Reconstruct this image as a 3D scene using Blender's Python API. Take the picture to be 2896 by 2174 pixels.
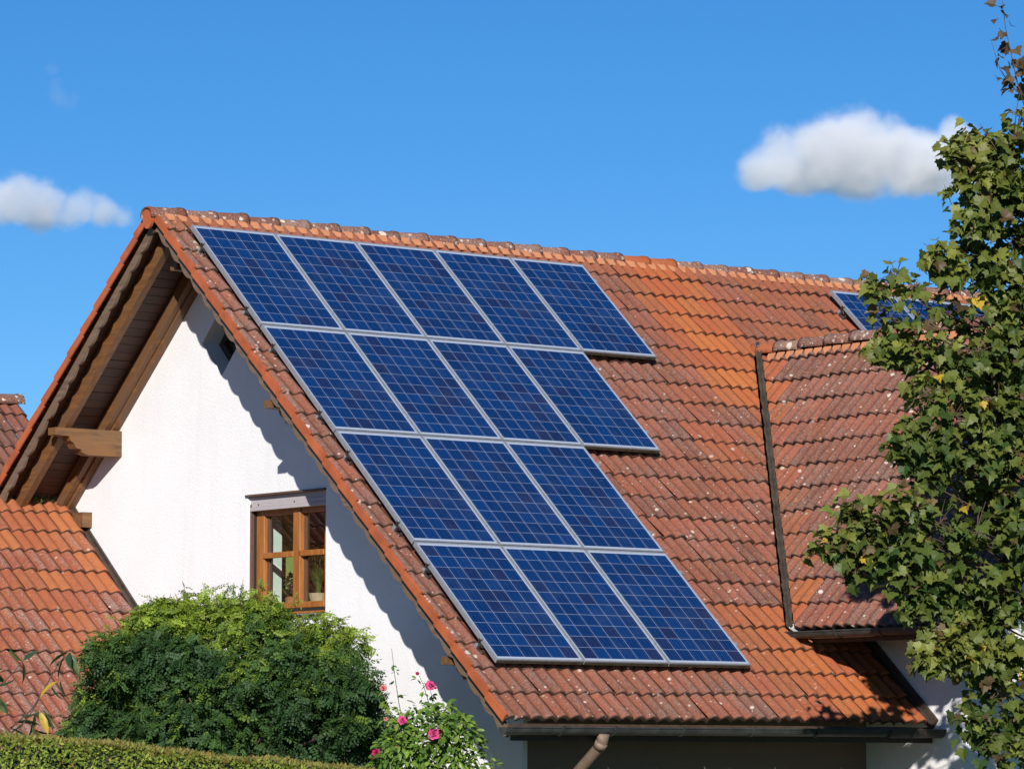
import bpy, bmesh, math, random
import numpy as np
from mathutils import Vector, Matrix, Euler

# ---------------------------------------------------------------- camera, sky, sun
S = bpy.context.scene
for o in list(bpy.data.objects):
    bpy.data.objects.remove(o)
COL = S.collection
CAM_LOC = Vector((32.75002613, -21.62482288, -5.39008776))
CAM_ROT = Euler((math.radians(95.529091), math.radians(-0.03902), math.radians(51.870981)))
FPX = 11162.852
cam_d = bpy.data.cameras.new("camera")
cam_d.sensor_width = 36.0
cam_d.lens = 36.0 * FPX / 2896
cam_d.clip_start = 0.5
cam_d.clip_end = 20000
cam = bpy.data.objects.new("camera", cam_d)
cam.location = CAM_LOC
cam.rotation_euler = CAM_ROT
COL.objects.link(cam)
S.camera = cam

SUN_DIR = Vector((1.155, -1.0, 0.665)).normalized()
SUN_EL = math.asin(SUN_DIR.z)
SUN_AZ = math.atan2(SUN_DIR.x, SUN_DIR.y)
SKY_SAT, SKY_K, SKY_C = 1.175, 0.97, 0.008
W = bpy.data.worlds.new("World")
S.world = W
W.use_nodes = True
wn, wl = W.node_tree.nodes, W.node_tree.links
sky = wn.new("ShaderNodeTexSky")
sky.sky_type = 'NISHITA'
sky.sun_disc = False
sky.sun_elevation = SUN_EL
sky.sun_rotation = SUN_AZ
sky.altitude = 300
sky.air_density = 0.78
sky.dust_density = 0.0
sky.ozone_density = 6.0
bgn = wn["Background"]
hs = wn.new("ShaderNodeHueSaturation")
hs.inputs["Saturation"].default_value = SKY_SAT
tcw = wn.new("ShaderNodeTexCoord")
# the low sky is as deep a blue as the sky higher up on this very clear day
mp = wn.new("ShaderNodeMapping")
mp.inputs["Scale"].default_value = (1, 1, SKY_K)
mp.inputs["Location"].default_value = (0, 0, SKY_C)
wl.new(tcw.outputs["Generated"], mp.inputs["Vector"])
nm = wn.new("ShaderNodeVectorMath"); nm.operation = 'NORMALIZE'
wl.new(mp.outputs[0], nm.inputs[0]); wl.new(nm.outputs[0], sky.inputs[0])
wl.new(sky.outputs[0], hs.inputs["Color"])
wl.new(hs.outputs[0], bgn.inputs[0])
bgn.inputs[1].default_value = 0.083

sun_d = bpy.data.lights.new("sun", 'SUN')
sun_d.energy = 4.8
sun_d.angle = math.radians(0.53)
sun_d.color = (1.0, 0.952, 0.895)
sun = bpy.data.objects.new("sun", sun_d)
sun.rotation_euler = SUN_DIR.to_track_quat('Z', 'Y').to_euler()
sun.location = (10, -10, 20)
COL.objects.link(sun)

S.view_settings.view_transform = 'Standard'
S.view_settings.look = 'None'
S.view_settings.exposure = 0.3
S.view_settings.gamma = 1.0
S.cycles.max_bounces = 8
S.cycles.transparent_max_bounces = 12
S.cycles.volume_bounces = 5
rng = random.Random(7)
nrg = np.random.default_rng(11)

# ---------------------------------------------------------------- helpers
RM = CAM_ROT.to_matrix()
FW = RM @ Vector((0, 0, -1))
def at(px, py, dist):
    """point seen at photo position (2212 x 1661 px wide view) at a depth in metres"""
    k = 2896 / 2212
    d = RM @ Vector((px * k - 1448, -(py * k - 1087), -FPX))
    return CAM_LOC + d * (dist / d.dot(FW))

def tag(o, label=None, cat=None, group=None, kind=None):
    if label: o["label"] = label
    if cat: o["category"] = cat
    if group: o["group"] = group
    if kind: o["kind"] = kind
    return o

ROOTM = {}
def thing(name, label, cat, loc=(0, 0, 0), group=None, mat=None):
    o = bpy.data.objects.new(name, None)
    o.empty_display_size = 0.2
    M = mat if mat is not None else Matrix.Translation(Vector(loc))
    o.matrix_world = M
    COL.objects.link(o)
    tag(o, label, cat, group)
    ROOTM[o.name] = M
    return o

def mesh_object(name, verts, faces, mat, parent=None, smooth=False, cols=None, local=False, mats=None, fmat=None):
    if parent is not None and not local:
        r = parent
        while r.parent: r = r.parent
        inv = ROOTM[r.name].inverted()
        a = np.asarray(verts, float).reshape(-1, 3)
        m = np.array(inv)
        verts = a @ m[:3, :3].T + m[:3, 3]
    me = bpy.data.meshes.new(name)
    verts = np.asarray(verts, np.float32).reshape(-1, 3)
    me.vertices.add(len(verts))
    me.vertices.foreach_set("co", verts.ravel())
    lens = np.array([len(f) for f in faces], np.int32)
    starts = np.concatenate(([0], np.cumsum(lens)[:-1])).astype(np.int32) if len(lens) else np.zeros(0, np.int32)
    flat = np.fromiter((i for f in faces for i in f), np.int32, int(lens.sum()))
    me.loops.add(len(flat))
    me.loops.foreach_set("vertex_index", flat)
    me.polygons.add(len(lens))
    me.polygons.foreach_set("loop_start", starts)
    me.polygons.foreach_set("loop_total", lens)
    me.polygons.foreach_set("use_smooth", np.full(len(lens), bool(smooth)))
    if mats:
        for m in mats: me.materials.append(m)
        if fmat is not None: me.polygons.foreach_set("material_index", np.array(fmat, np.int32))
    elif mat:
        me.materials.append(mat)
    if cols is not None:
        at_ = me.color_attributes.new("tint", 'FLOAT_COLOR', 'POINT')
        c = np.asarray(cols, np.float32).reshape(-1, 4)
        at_.data.foreach_set("color", c.ravel())
    me.update(calc_edges=True)
    me.validate()
    o = bpy.data.objects.new(name, me)
    COL.objects.link(o)
    if parent is not None: o.parent = parent
    return o

class MB:
    def __init__(s): s.v = []; s.f = []; s.c = []
    def add(s, vs, fs, c=None):
        n = len(s.v)
        s.v += [tuple(v) for v in vs]
        s.f += [tuple(i + n for i in f) for f in fs]
        s.c += [c if c is not None else (0.5, 0.5, 0.5, 1)] * len(vs)
        return s
    def box(s, lo, hi, c=None, bev=0.0):
        return s.obox(Vector(((lo[0]+hi[0])/2, (lo[1]+hi[1])/2, (lo[2]+hi[2])/2)),
                      (Vector((1,0,0)), Vector((0,1,0)), Vector((0,0,1))),
                      ((hi[0]-lo[0])/2, (hi[1]-lo[1])/2, (hi[2]-lo[2])/2), c, bev)
    def obox(s, cen, ax, half, c=None, bev=0.0):
        """oriented box, optionally chamfered"""
        bm = bmesh.new()
        bmesh.ops.create_cube(bm, size=2)
        for v in bm.verts:
            v.co = Vector((v.co.x*half[0], v.co.y*half[1], v.co.z*half[2]))
        if bev: bmesh.ops.bevel(bm, geom=list(bm.edges), offset=bev, segments=1, affect='EDGES')
        bm.verts.index_update()
        vs = [cen + ax[0]*v.co.x + ax[1]*v.co.y + ax[2]*v.co.z for v in bm.verts]
        fs = [[v.index for v in f.verts] for f in bm.faces]
        bm.free()
        return s.add(vs, fs, c)
    def tube(s, pts, radii, n=8, cap=True, c=None):
        pts = [Vector(p) for p in pts]
        if not hasattr(radii, '__len__'): radii = [radii]*len(pts)
        vs = []; fs = []
        up = Vector((0.13, 0.21, 0.97))
        for i, p in enumerate(pts):
            d = (pts[min(i+1, len(pts)-1)] - pts[max(i-1, 0)]).normalized()
            a = d.cross(up)
            if a.length < 1e-3: a = d.cross(Vector((1, 0, 0)))
            a.normalize(); b = d.cross(a)
            for k in range(n):
                t = 2*math.pi*k/n
                vs.append(p + a*(math.cos(t)*radii[i]) + b*(math.sin(t)*radii[i]))
        for i in range(len(pts)-1):
            for k in range(n):
                fs.append((i*n+k, i*n+(k+1) % n, (i+1)*n+(k+1) % n, (i+1)*n+k))
        if cap:
            fs.append(tuple(range(n-1, -1, -1)))
            fs.append(tuple(range((len(pts)-1)*n, len(pts)*n)))
        return s.add(vs, fs, c)
    def prism(s, poly, ext, c=None):
        """poly: list of 3D points, ext: extrusion vector"""
        n = len(poly); ext = Vector(ext)
        vs = [Vector(p) for p in poly] + [Vector(p)+ext for p in poly]
        fs = [tuple(range(n)), tuple(range(2*n-1, n-1, -1))]
        for i in range(n): fs.append((i, i+n, (i+1) % n+n, (i+1) % n))
        return s.add(vs, fs, c)
    def build(s, name, mat, parent=None, smooth=False, local=False, cols=True):
        return mesh_object(name, s.v, s.f, mat, parent, smooth, s.c if cols else None, local)

def scatter(tv, tf, mats3, offs, cols):
    """copies of a template (numpy) : mats3 (n,3,3), offs (n,3), cols (n,4) -> verts, faces, cols"""
    tv = np.asarray(tv, float); n = len(offs); m = len(tv)
    V = np.einsum('nij,mj->nmi', mats3, tv) + offs[:, None, :]
    F = []
    base = np.arange(n)*m
    for f in tf:
        F.append((base[:, None] + np.array(f)[None, :]))
    faces = [tuple(r) for a in F for r in a.tolist()]
    C = np.repeat(cols, m, axis=0)
    return V.reshape(-1, 3), faces, C

# ---------------------------------------------------------------- material helpers
def newmat(name):
    m = bpy.data.materials.new(name); m.use_nodes = True
    nt = m.node_tree; nt.nodes.clear()
    out = nt.nodes.new("ShaderNodeOutputMaterial")
    b = nt.nodes.new("ShaderNodeBsdfPrincipled")
    nt.links.new(b.outputs[0], out.inputs[0])
    return m, nt, b, out
def nd(nt, t, **kw):
    n = nt.nodes.new(t)
    for k, v in kw.items():
        if k.startswith("i_"):
            key = k[2:]
            n.inputs[int(key) if key.isdigit() else key.replace('_', ' ')].default_value = v
        else: setattr(n, k, v)
    return n
def mth(nt, op, a, b=None, c=None, clamp=False):
    n = nt.nodes.new("ShaderNodeMath"); n.operation = op; n.use_clamp = clamp
    for i, x in enumerate((a, b, c)):
        if x is None: continue
        if isinstance(x, (int, float)): n.inputs[i].default_value = x
        else: nt.links.new(x, n.inputs[i])
    return n.outputs[0]
def mix(nt, fac, a, b, blend='MIX'):
    n = nt.nodes.new("ShaderNodeMix"); n.data_type = 'RGBA'; n.blend_type = blend; n.clamp_factor = True
    for i, x in ((0, fac), (6, a), (7, b)):
        if isinstance(x, (int, float)): n.inputs[i].default_value = x
        elif isinstance(x, tuple): n.inputs[i].default_value = (*x[:3], 1)
        else: nt.links.new(x, n.inputs[i])
    return n.outputs[2]
def noise(nt, vec, scale, detail=4, rough=0.6):
    n = nd(nt, "ShaderNodeTexNoise"); n.inputs["Scale"].default_value = scale
    n.inputs["Detail"].default_value = detail; n.inputs["Roughness"].default_value = rough
    if vec is not None: nt.links.new(vec, n.inputs["Vector"])
    return n.outputs["Fac"]
def ramp(nt, fac, lo, hi):
    n = nd(nt, "ShaderNodeMapRange"); n.inputs[1].default_value = lo; n.inputs[2].default_value = hi
    n.clamp = True; n.interpolation_type = 'SMOOTHSTEP'
    nt.links.new(fac, n.inputs[0]); return n.outputs[0]
def bump(nt, b, h, strength, dist=0.01):
    n = nd(nt, "ShaderNodeBump"); n.inputs["Strength"].default_value = strength; n.inputs["Distance"].default_value = dist
    nt.links.new(h, n.inputs["Height"]); nt.links.new(n.outputs[0], b.inputs["Normal"])

def objco(nt):
    return nd(nt, "ShaderNodeTexCoord").outputs["Object"]

def tile_material(name, old=(0.125, 0.048, 0.035), old2=(0.235, 0.076, 0.047), new=(0.41, 0.130, 0.036), new2=(0.35, 0.090, 0.030),
                  lichen=0.5, spots=1.0):
    m, nt, b, out = newmat(name)
    L = nt.links
    co = objco(nt)
    att = nd(nt, "ShaderNodeAttribute", attribute_name="tint")
    sep = nd(nt, "ShaderNodeSeparateColor"); L.new(att.outputs["Color"], sep.inputs[0])
    r, g, v = sep.outputs[0], sep.outputs[1], sep.outputs[2]
    roll = mth(nt, 'FRACT', mth(nt, 'MULTIPLY', r, 16.0))
    r = mth(nt, 'DIVIDE', mth(nt, 'FLOOR', mth(nt, 'MULTIPLY', r, 16.0)), 15.0)
    lb = att.outputs['Alpha']
    n1 = noise(nt, co, 2.3, 5); n2 = noise(nt, co, 11, 7, 0.75); n3 = noise(nt, co, 60, 4, 0.7)
    cold = mix(nt, r, old, old2)
    cnew = mix(nt, r, new, new2)
    gg = mth(nt, 'ADD', g, mth(nt, 'MULTIPLY', mth(nt, 'SUBTRACT', n2, 0.5), 0.9), clamp=True)
    c = mix(nt, gg, cold, cnew)
    # grey brown weathering, heavier on old tiles and towards the lip where it stays damp
    wea = mth(nt, 'ADD', mth(nt, 'MULTIPLY', n2, 0.75), mth(nt, 'MULTIPLY', v, 0.16))
    wea = mth(nt, 'ADD', wea, mth(nt, 'MULTIPLY', mth(nt, 'SUBTRACT', n1, 0.5), 0.7))
    wea = mth(nt, 'SUBTRACT', wea, mth(nt, 'MULTIPLY', g, 0.45))
    wea = mth(nt, 'ADD', wea, mth(nt, 'MULTIPLY', lb, 0.10))
    wea = mth(nt, 'ADD', wea, mth(nt, 'MULTIPLY', mth(nt, 'SUBTRACT', roll, 0.4), 0.07))
    wf = ramp(nt, wea, 0.40, 0.66)
    c = mix(nt, mth(nt, 'MULTIPLY', wf, 0.80), c, (0.125, 0.060, 0.045))
    # fine pale crust
    cr = ramp(nt, mth(nt, 'ADD', mth(nt, 'SUBTRACT', mth(nt, 'ADD', n3, mth(nt, 'MULTIPLY', n1, 0.35)), mth(nt, 'MULTIPLY', g, 0.2)), mth(nt, 'ADD', mth(nt, 'MULTIPLY', lb, 0.08), mth(nt, 'MULTIPLY', mth(nt, 'SUBTRACT', roll, 0.45), 0.14))), 0.63, 0.84)
    c = mix(nt, mth(nt, 'MULTIPLY', cr, 0.62*lichen), c, (0.36, 0.26, 0.21))
    n4 = noise(nt, co, 34, 5, 0.75)
    dk = ramp(nt, mth(nt, 'SUBTRACT', n4, mth(nt, 'MULTIPLY', v, 0.03)), 0.47, 0.33)
    c = mix(nt, mth(nt, 'MULTIPLY', dk, mth(nt, 'SUBTRACT', 0.70, mth(nt, 'MULTIPLY', g, 0.45))), c, (0.065, 0.034, 0.027))
    # dirt and painted gap shade along the lower lip of every tile
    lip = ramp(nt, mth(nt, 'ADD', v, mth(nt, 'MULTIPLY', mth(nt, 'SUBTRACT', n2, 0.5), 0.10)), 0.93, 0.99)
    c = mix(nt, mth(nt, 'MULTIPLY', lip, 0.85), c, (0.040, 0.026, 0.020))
    # orange lichen
    oy = ramp(nt, mth(nt, 'ADD', noise(nt, co, 17, 5, 0.7), mth(nt, 'MULTIPLY', lb, 0.10)), 0.665, 0.72)
    c = mix(nt, mth(nt, 'MULTIPLY', mth(nt, 'MULTIPLY', oy, mth(nt, 'SUBTRACT', 1.0, g)), 0.7), c, (0.46, 0.19, 0.035))
    # round white lichen
    for sc, lo, col in ((13.0, 0.936, (0.58, 0.52, 0.44)), (30.0, 0.922, (0.48, 0.40, 0.34))):
        vo = nd(nt, "ShaderNodeTexVoronoi"); vo.inputs["Scale"].default_value = sc
        dist = nd(nt, "ShaderNodeVectorMath", operation='ADD')
        nv = nd(nt, "ShaderNodeTexNoise"); nv.inputs["Scale"].default_value = 40; L.new(co, nv.inputs["Vector"])
        sv = nd(nt, "ShaderNodeVectorMath", operation='SCALE'); sv.inputs["Scale"].default_value = 0.022
        L.new(nv.outputs["Color"], sv.inputs[0]); L.new(co, dist.inputs[0]); L.new(sv.outputs[0], dist.inputs[1])
        L.new(dist.outputs[0], vo.inputs["Vector"])
        sc2 = nd(nt, "ShaderNodeSeparateColor"); L.new(vo.outputs["Color"], sc2.inputs[0])
        thr = mth(nt, 'MULTIPLY', mth(nt, 'SUBTRACT', mth(nt, 'ADD', sc2.outputs[0], mth(nt, 'MULTIPLY', lb, 0.085)), lo), 3.8*spots)
        sp = ramp(nt, mth(nt, 'SUBTRACT', thr, vo.outputs["Distance"]), -0.05, 0.07)
        sp = mth(nt, 'MULTIPLY', sp, mth(nt, 'SUBTRACT', 1.0, mth(nt, 'MULTIPLY', g, 0.85)))
        c = mix(nt, mth(nt, 'MULTIPLY', sp, 0.85), c, col)
    L.new(c, b.inputs["Base Color"])
    b.inputs["Roughness"].default_value = 0.82
    b.inputs["Specular IOR Level"].default_value = 0.3
    bump(nt, b, mth(nt, 'ADD', n3, mth(nt, 'MULTIPLY', n2, 1.5)), 0.55, 0.006)
    return m

def plain(name, col, rough=0.6, var=0.15, scale=12, bmp=0.2, bd=0.004, metallic=0.0, spec=0.4, tint=False):
    m, nt, b, out = newmat(name)
    co = objco(nt)
    n = noise(nt, co, scale, 6, 0.65)
    lo = tuple(x*(1-var) for x in col); hi = tuple(min(1, x*(1+var)) for x in col)
    c = mix(nt, ramp(nt, n, 0.3, 0.7), lo, hi)
    nt.links.new(c, b.inputs["Base Color"])
    b.inputs["Roughness"].default_value = rough; b.inputs["Metallic"].default_value = metallic
    b.inputs["Specular IOR Level"].default_value = spec
    if bmp: bump(nt, b, noise(nt, co, scale*4, 5), bmp, bd)
    return m

def wood(name, c1, c2, axis=1, scale=22, rough=0.6, weather=None):
    m, nt, b, out = newmat(name)
    co = objco(nt)
    mp = nd(nt, "ShaderNodeMapping")
    sc = [1.0, 1.0, 1.0]; sc[axis] = 0.09
    mp.inputs["Scale"].default_value = sc
    nt.links.new(co, mp.inputs["Vector"])
    n = noise(nt, mp.outputs[0], scale, 8, 0.7)
    n2 = noise(nt, co, 2.5, 4)
    c = mix(nt, ramp(nt, n, 0.3, 0.72), c1, c2)
    if weather: c = mix(nt, ramp(nt, n2, 0.42, 0.62), c, weather)
    cr = ramp(nt, noise(nt, mp.outputs[0], scale*2.2, 3), 0.34, 0.28)
    c = mix(nt, mth(nt, 'MULTIPLY', cr, 0.6), c, tuple(x*0.3 for x in c1))
    nt.links.new(c, b.inputs["Base Color"])
    b.inputs["Roughness"].default_value = rough
    bump(nt, b, n, 0.4, 0.004)
    return m

def stucco(name, col):
    m, nt, b, out = newmat(name)
    co = objco(nt)
    n = noise(nt, co, 1.3, 5); 
    streak = nd(nt, "ShaderNodeMapping"); streak.inputs["Scale"].default_value = (3.0, 3.0, 0.25)
    nt.links.new(co, streak.inputs["Vector"])
    n2 = noise(nt, streak.outputs[0], 1.2, 5)
    g = noise(nt, co, 85, 5, 0.65)
    c = mix(nt, ramp(nt, n, 0.35, 0.7), col, tuple(x*0.955 for x in col))
    c = mix(nt, mth(nt, 'MULTIPLY', ramp(nt, n2, 0.52, 0.7), 0.30), c, tuple(x*0.86 for x in col))
    c = mix(nt, mth(nt, 'MULTIPLY', ramp(nt, g, 0.42, 0.30), 0.10), c, tuple(x*0.6 for x in col))
    nt.links.new(c, b.inputs["Base Color"])
    b.inputs["Roughness"].default_value = 0.95; b.inputs["Specular IOR Level"].default_value = 0.15
    bump(nt, b, mth(nt, 'ADD', g, noise(nt, co, 40, 3)), 0.5, 0.008)
    return m

def leafmat(name, trans=0.35, rough=0.5, spec=0.35, scale=60):
    m, nt, b, out = newmat(name)
    att = nd(nt, "ShaderNodeAttribute", attribute_name="tint")
    co = objco(nt)
    n = noise(nt, co, scale, 3)
    c = mix(nt, ramp(nt, n, 0.3, 0.75), att.outputs["Color"], mix(nt, 0.3, att.outputs["Color"], (0.02, 0.03, 0.01)))
    nt.links.new(c, b.inputs["Base Color"])
    b.inputs["Roughness"].default_value = rough; b.inputs["Specular IOR Level"].default_value = spec
    tr = nd(nt, "ShaderNodeBsdfTranslucent")
    tc = mix(nt, 1.0, c, (1.0, 1.1, 0.5), 'MULTIPLY')
    nt.links.new(tc, tr.inputs[0])
    ms = nd(nt, "ShaderNodeMixShader"); ms.inputs[0].default_value = trans
    nt.links.new(b.outputs[0], ms.inputs[1]); nt.links.new(tr.outputs[0], ms.inputs[2])
    nt.links.new(ms.outputs[0], out.inputs[0])
    return m

def glassmat(name, tintc=(0.9, 0.95, 0.92), refl=1.5):
    m, nt, b, out = newmat(name)
    nt.nodes.remove(b)
    t = nd(nt, "ShaderNodeBsdfTransparent"); t.inputs[0].default_value = (*tintc, 1)
    g = nd(nt, "ShaderNodeBsdfGlossy"); g.inputs["Roughness"].default_value = 0.015
    lw = nd(nt, "ShaderNodeLayerWeight"); lw.inputs[0].default_value = 0.5
    f = mth(nt, 'ADD', 0.07, mth(nt, 'MULTIPLY', mth(nt, 'POWER', lw.outputs["Facing"], 5.0), 0.9), clamp=True)
    ms = nd(nt, "ShaderNodeMixShader"); nt.links.new(f, ms.inputs[0])
    nt.links.new(t.outputs[0], ms.inputs[1]); nt.links.new(g.outputs[0], ms.inputs[2])
    nt.links.new(ms.outputs[0], out.inputs[0])
    return m

M = {}
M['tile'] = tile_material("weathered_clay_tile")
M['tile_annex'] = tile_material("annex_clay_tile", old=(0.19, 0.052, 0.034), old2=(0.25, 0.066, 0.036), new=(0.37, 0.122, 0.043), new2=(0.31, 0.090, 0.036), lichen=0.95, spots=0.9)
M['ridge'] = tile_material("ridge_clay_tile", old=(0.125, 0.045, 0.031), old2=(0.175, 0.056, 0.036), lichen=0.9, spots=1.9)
M['verge'] = plain("verge_clay", (0.40, 0.098, 0.034), 0.75, 0.22, 3.0, 0.3, 0.004)
M['closure'] = plain("closure_clay", (0.50, 0.205, 0.095), 0.8, 0.12, 8)
M['stucco'] = stucco("white_stucco", (0.81, 0.805, 0.80))
M['stucco_wing'] = stucco("wing_stucco", (0.80, 0.78, 0.77))
M['wood'] = wood("rafter_wood", (0.20, 0.085, 0.028), (0.36, 0.17, 0.05), 1)
M['wood_slope'] = wood("rafter_wood_slope", (0.105, 0.044, 0.015), (0.23, 0.100, 0.028), 0, weather=(0.14, 0.070, 0.032))
M['beam'] = wood("purlin_wood", (0.075, 0.036, 0.016), (0.21, 0.108, 0.042), 1, weather=(0.17, 0.074, 0.023))
M['board'] = wood("barge_board_grey", (0.11, 0.068, 0.043), (0.21, 0.145, 0.098), 0, 30, weather=(0.16, 0.100, 0.060))
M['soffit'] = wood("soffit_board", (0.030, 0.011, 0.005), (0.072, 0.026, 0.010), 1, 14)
M['darkwood'] = wood("dark_cladding", (0.045, 0.026, 0.016), (0.080, 0.046, 0.027), 2, 14)
M['brown_wall'] = stucco("brown_wall_paint", (0.22, 0.160, 0.120))
M['window_wood'] = wood("window_wood", (0.25, 0.090, 0.020), (0.39, 0.150, 0.034), 2, 26, 0.35)
M['bronze'] = plain("brown_metal", (0.11, 0.06, 0.042), 0.45, 0.1, 20, 0.05)
M['shutter'] = plain("shutter_metal", (0.42, 0.38, 0.38), 0.4, 0.05, 20, 0.03)
M['blackgap'] = plain("dark_seal", (0.02, 0.018, 0.017), 0.7, 0.1)
M['gutter'] = plain("gutter_metal", (0.045, 0.048, 0.045), 0.5, 0.35, 9, 0.15, metallic=0.15)
M['gutter_brown'] = plain("gutter_brown_metal", (0.06, 0.045, 0.035), 0.5, 0.3, 9, 0.15, metallic=0.15)
M['pipe'] = plain("downpipe_copper", (0.16, 0.11, 0.075), 0.55, 0.3, 6, 0.2)
M['valley'] = plain("valley_metal", (0.095, 0.075, 0.058), 0.55, 0.3, 7, 0.2)
M['lead'] = plain("lead_sheet", (0.50, 0.50, 0.48), 0.5, 0.2, 15)
M['alu'] = plain("aluminium_frame", (0.26, 0.28, 0.315), 0.42, 0.12, 30, 0.05, metallic=0.25)
M['alu_dirty'] = plain("aluminium_mossy", (0.045, 0.040, 0.026), 0.7, 0.5, 25, 0.3)
M['hook'] = plain("rail_hook_metal", (0.06, 0.055, 0.05), 0.5, 0.3, 20, metallic=0.4)
M['leaf'] = leafmat("maple_leaf")
M['leafbush'] = leafmat("bush_leaf", 0.4, 0.55, 0.3)
M['leafrose'] = leafmat("rose_leaf", 0.35, 0.4, 0.4)
M['leafhedge'] = leafmat("hedge_leaf", 0.3, 0.6, 0.25)
M['petal'] = leafmat("rose_petal", 0.3, 0.6, 0.2)
M['bark'] = wood("bark", (0.09, 0.06, 0.04), (0.19, 0.13, 0.09), 2, 30, 0.9)
M['twig'] = plain("twig_bark", (0.085, 0.055, 0.038), 0.8, 0.3, 30)
M['stem'] = plain("green_stem", (0.10, 0.13, 0.03), 0.6, 0.2, 30)
M['glass'] = glassmat("window_glass")
M['room_dark'] = plain("room_dark", (0.05, 0.035, 0.028), 0.9, 0.1)
M['room_green'] = plain("room_green_wall", (0.34, 0.40, 0.12), 0.9, 0.04, 3, 0.0)
M['room_white'] = plain("room_white", (0.75, 0.78, 0.76), 0.8, 0.04)
M['terracotta'] = plain("terracotta_pot", (0.45, 0.16, 0.07), 0.8, 0.2)
M['cream'] = plain("cream_pot", (0.55, 0.38, 0.24), 0.7, 0.1)
M['grass'] = plain("lawn_grass", (0.055, 0.09, 0.025), 0.95, 0.4, 3, 0.4)

def panel_material():
    m, nt, b, out = newmat("solar_cells")
    L = nt.links
    co = objco(nt)
    sp = nd(nt, "ShaderNodeSeparateXYZ"); L.new(co, sp.inputs[0])
    P = 0.157
    cx = mth(nt, 'DIVIDE', mth(nt, 'ADD', sp.outputs[0], 3*P), P)
    cy = mth(nt, 'DIVIDE', mth(nt, 'ADD', sp.outputs[1], 5*P), P)
    fx, fy = mth(nt, 'FRACT', cx), mth(nt, 'FRACT', cy)
    ex = mth(nt, 'ABSOLUTE', mth(nt, 'SUBTRACT', fx, 0.5))
    ey = mth(nt, 'ABSOLUTE', mth(nt, 'SUBTRACT', fy, 0.5))
    gap = mth(nt, 'MAXIMUM', mth(nt, 'GREATER_THAN', ex, 0.4888), mth(nt, 'GREATER_THAN', ey, 0.4902))
    outx = mth(nt, 'GREATER_THAN', mth(nt, 'ABSOLUTE', mth(nt, 'SUBTRACT', cx, 3.0)), 3.0)
    outy = mth(nt, 'GREATER_THAN', mth(nt, 'ABSOLUTE', mth(nt, 'SUBTRACT', cy, 5.0)), 5.0)
    gap = mth(nt, 'MAXIMUM', gap, mth(nt, 'MAXIMUM', outx, outy))
    # busbars run down the slope
    bx = mth(nt, 'ABSOLUTE', mth(nt, 'SUBTRACT', mth(nt, 'FRACT', mth(nt, 'MULTIPLY', fx, 3.0)), 0.5))
    bus = mth(nt, 'LESS_THAN', bx, 0.013)
    info = nd(nt, "ShaderNodeObjectInfo")
    cmb = nd(nt, "ShaderNodeCombineXYZ")
    L.new(mth(nt, 'FLOOR', cx), cmb.inputs[0]); L.new(mth(nt, 'FLOOR', cy), cmb.inputs[1])
    L.new(mth(nt, 'MULTIPLY', info.outputs["Random"], 97.0), cmb.inputs[2])
    wn_ = nd(nt, "ShaderNodeTexWhiteNoise", noise_dimensions='3D'); L.new(cmb.outputs[0], wn_.inputs["Vector"])
    rv = wn_.outputs["Value"]
    sc = nd(nt, "ShaderNodeSeparateColor"); L.new(wn_.outputs["Color"], sc.inputs[0])
    c = mix(nt, rv, (0.0008, 0.018, 0.082), (0.0010, 0.028, 0.122))
    pur = ramp(nt, sc.outputs[1], 0.84, 0.95)
    c = mix(nt, mth(nt, 'MULTIPLY', pur, 0.65), c, (0.010, 0.011, 0.040))
    vo = nd(nt, "ShaderNodeTexVoronoi"); vo.inputs["Scale"].default_value = 70; L.new(co, vo.inputs["Vector"])
    vs = nd(nt, "ShaderNodeSeparateColor"); L.new(vo.outputs["Color"], vs.inputs[0])
    c = mix(nt, mth(nt, 'MULTIPLY', vs.outputs[0], 0.35), c, mix(nt, 0.5, c, (0.004, 0.045, 0.19)))
    c = mix(nt, mth(nt, 'MULTIPLY', bus, 0.32), c, (0.34, 0.38, 0.46))
    c = mix(nt, gap, c, (0.34, 0.39, 0.48))
    dirt = ramp(nt, noise(nt, co, 3.0, 5), 0.45, 0.8)
    c = mix(nt, mth(nt, 'MULTIPLY', dirt, 0.05), c, (0.3, 0.28, 0.25))
    L.new(c, b.inputs["Base Color"])
    b.inputs["Roughness"].default_value = 0.45
    b.inputs["Specular IOR Level"].default_value = 0.2
    b.inputs["Coat Weight"].default_value = 0.6
    b.inputs["Coat Roughness"].default_value = 0.06
    b.inputs["Coat IOR"].default_value = 1.4
    return m
M['cells'] = panel_material()

# ---------------------------------------------------------------- geometry of the roofs
GROUND = -7.6
T = math.radians(41.6837)
ct, st = math.cos(T), math.sin(T)
XR = -0.39                                    # ridge line of the main roof
def V(*a): return Vector(a)
MR = dict(O=V(st, 0, ct)*(-0.14), U=V(0, 1, 0), S=V(ct, 0, -st), N=V(st, 0, ct))       # right slope
APZ = (-0.14 - XR*st)/ct                      # height of the tile plane at the ridge
APS = XR/ct - 0.11*st/ct*0                    # slope coordinate is measured from the panels' top edge
def refl(v): return V(-v.x, v.y, v.z)
ML = dict(O=V(2*XR - MR['O'].x, 0, MR['O'].z), U=V(0, 1, 0), S=refl(MR['S']), N=refl(MR['N']))
def pt(F, u, s, h): return F['O'] + F['U']*u + F['S']*s + F['N']*h
S_AP = (XR - MR['O'].x)/ct                    # slope coordinate of the apex
TW, GA = 0.294, 0.334
PROF = []
for w_ in (0.0, 0.147):                       # two soft rolls per tile, hollow pans between
    for k_ in range(11):
        x_ = k_/11
        PROF.append((w_+0.147*x_, 0.032*(0.5-0.5*math.cos(2*math.pi*x_))**0.85))
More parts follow.
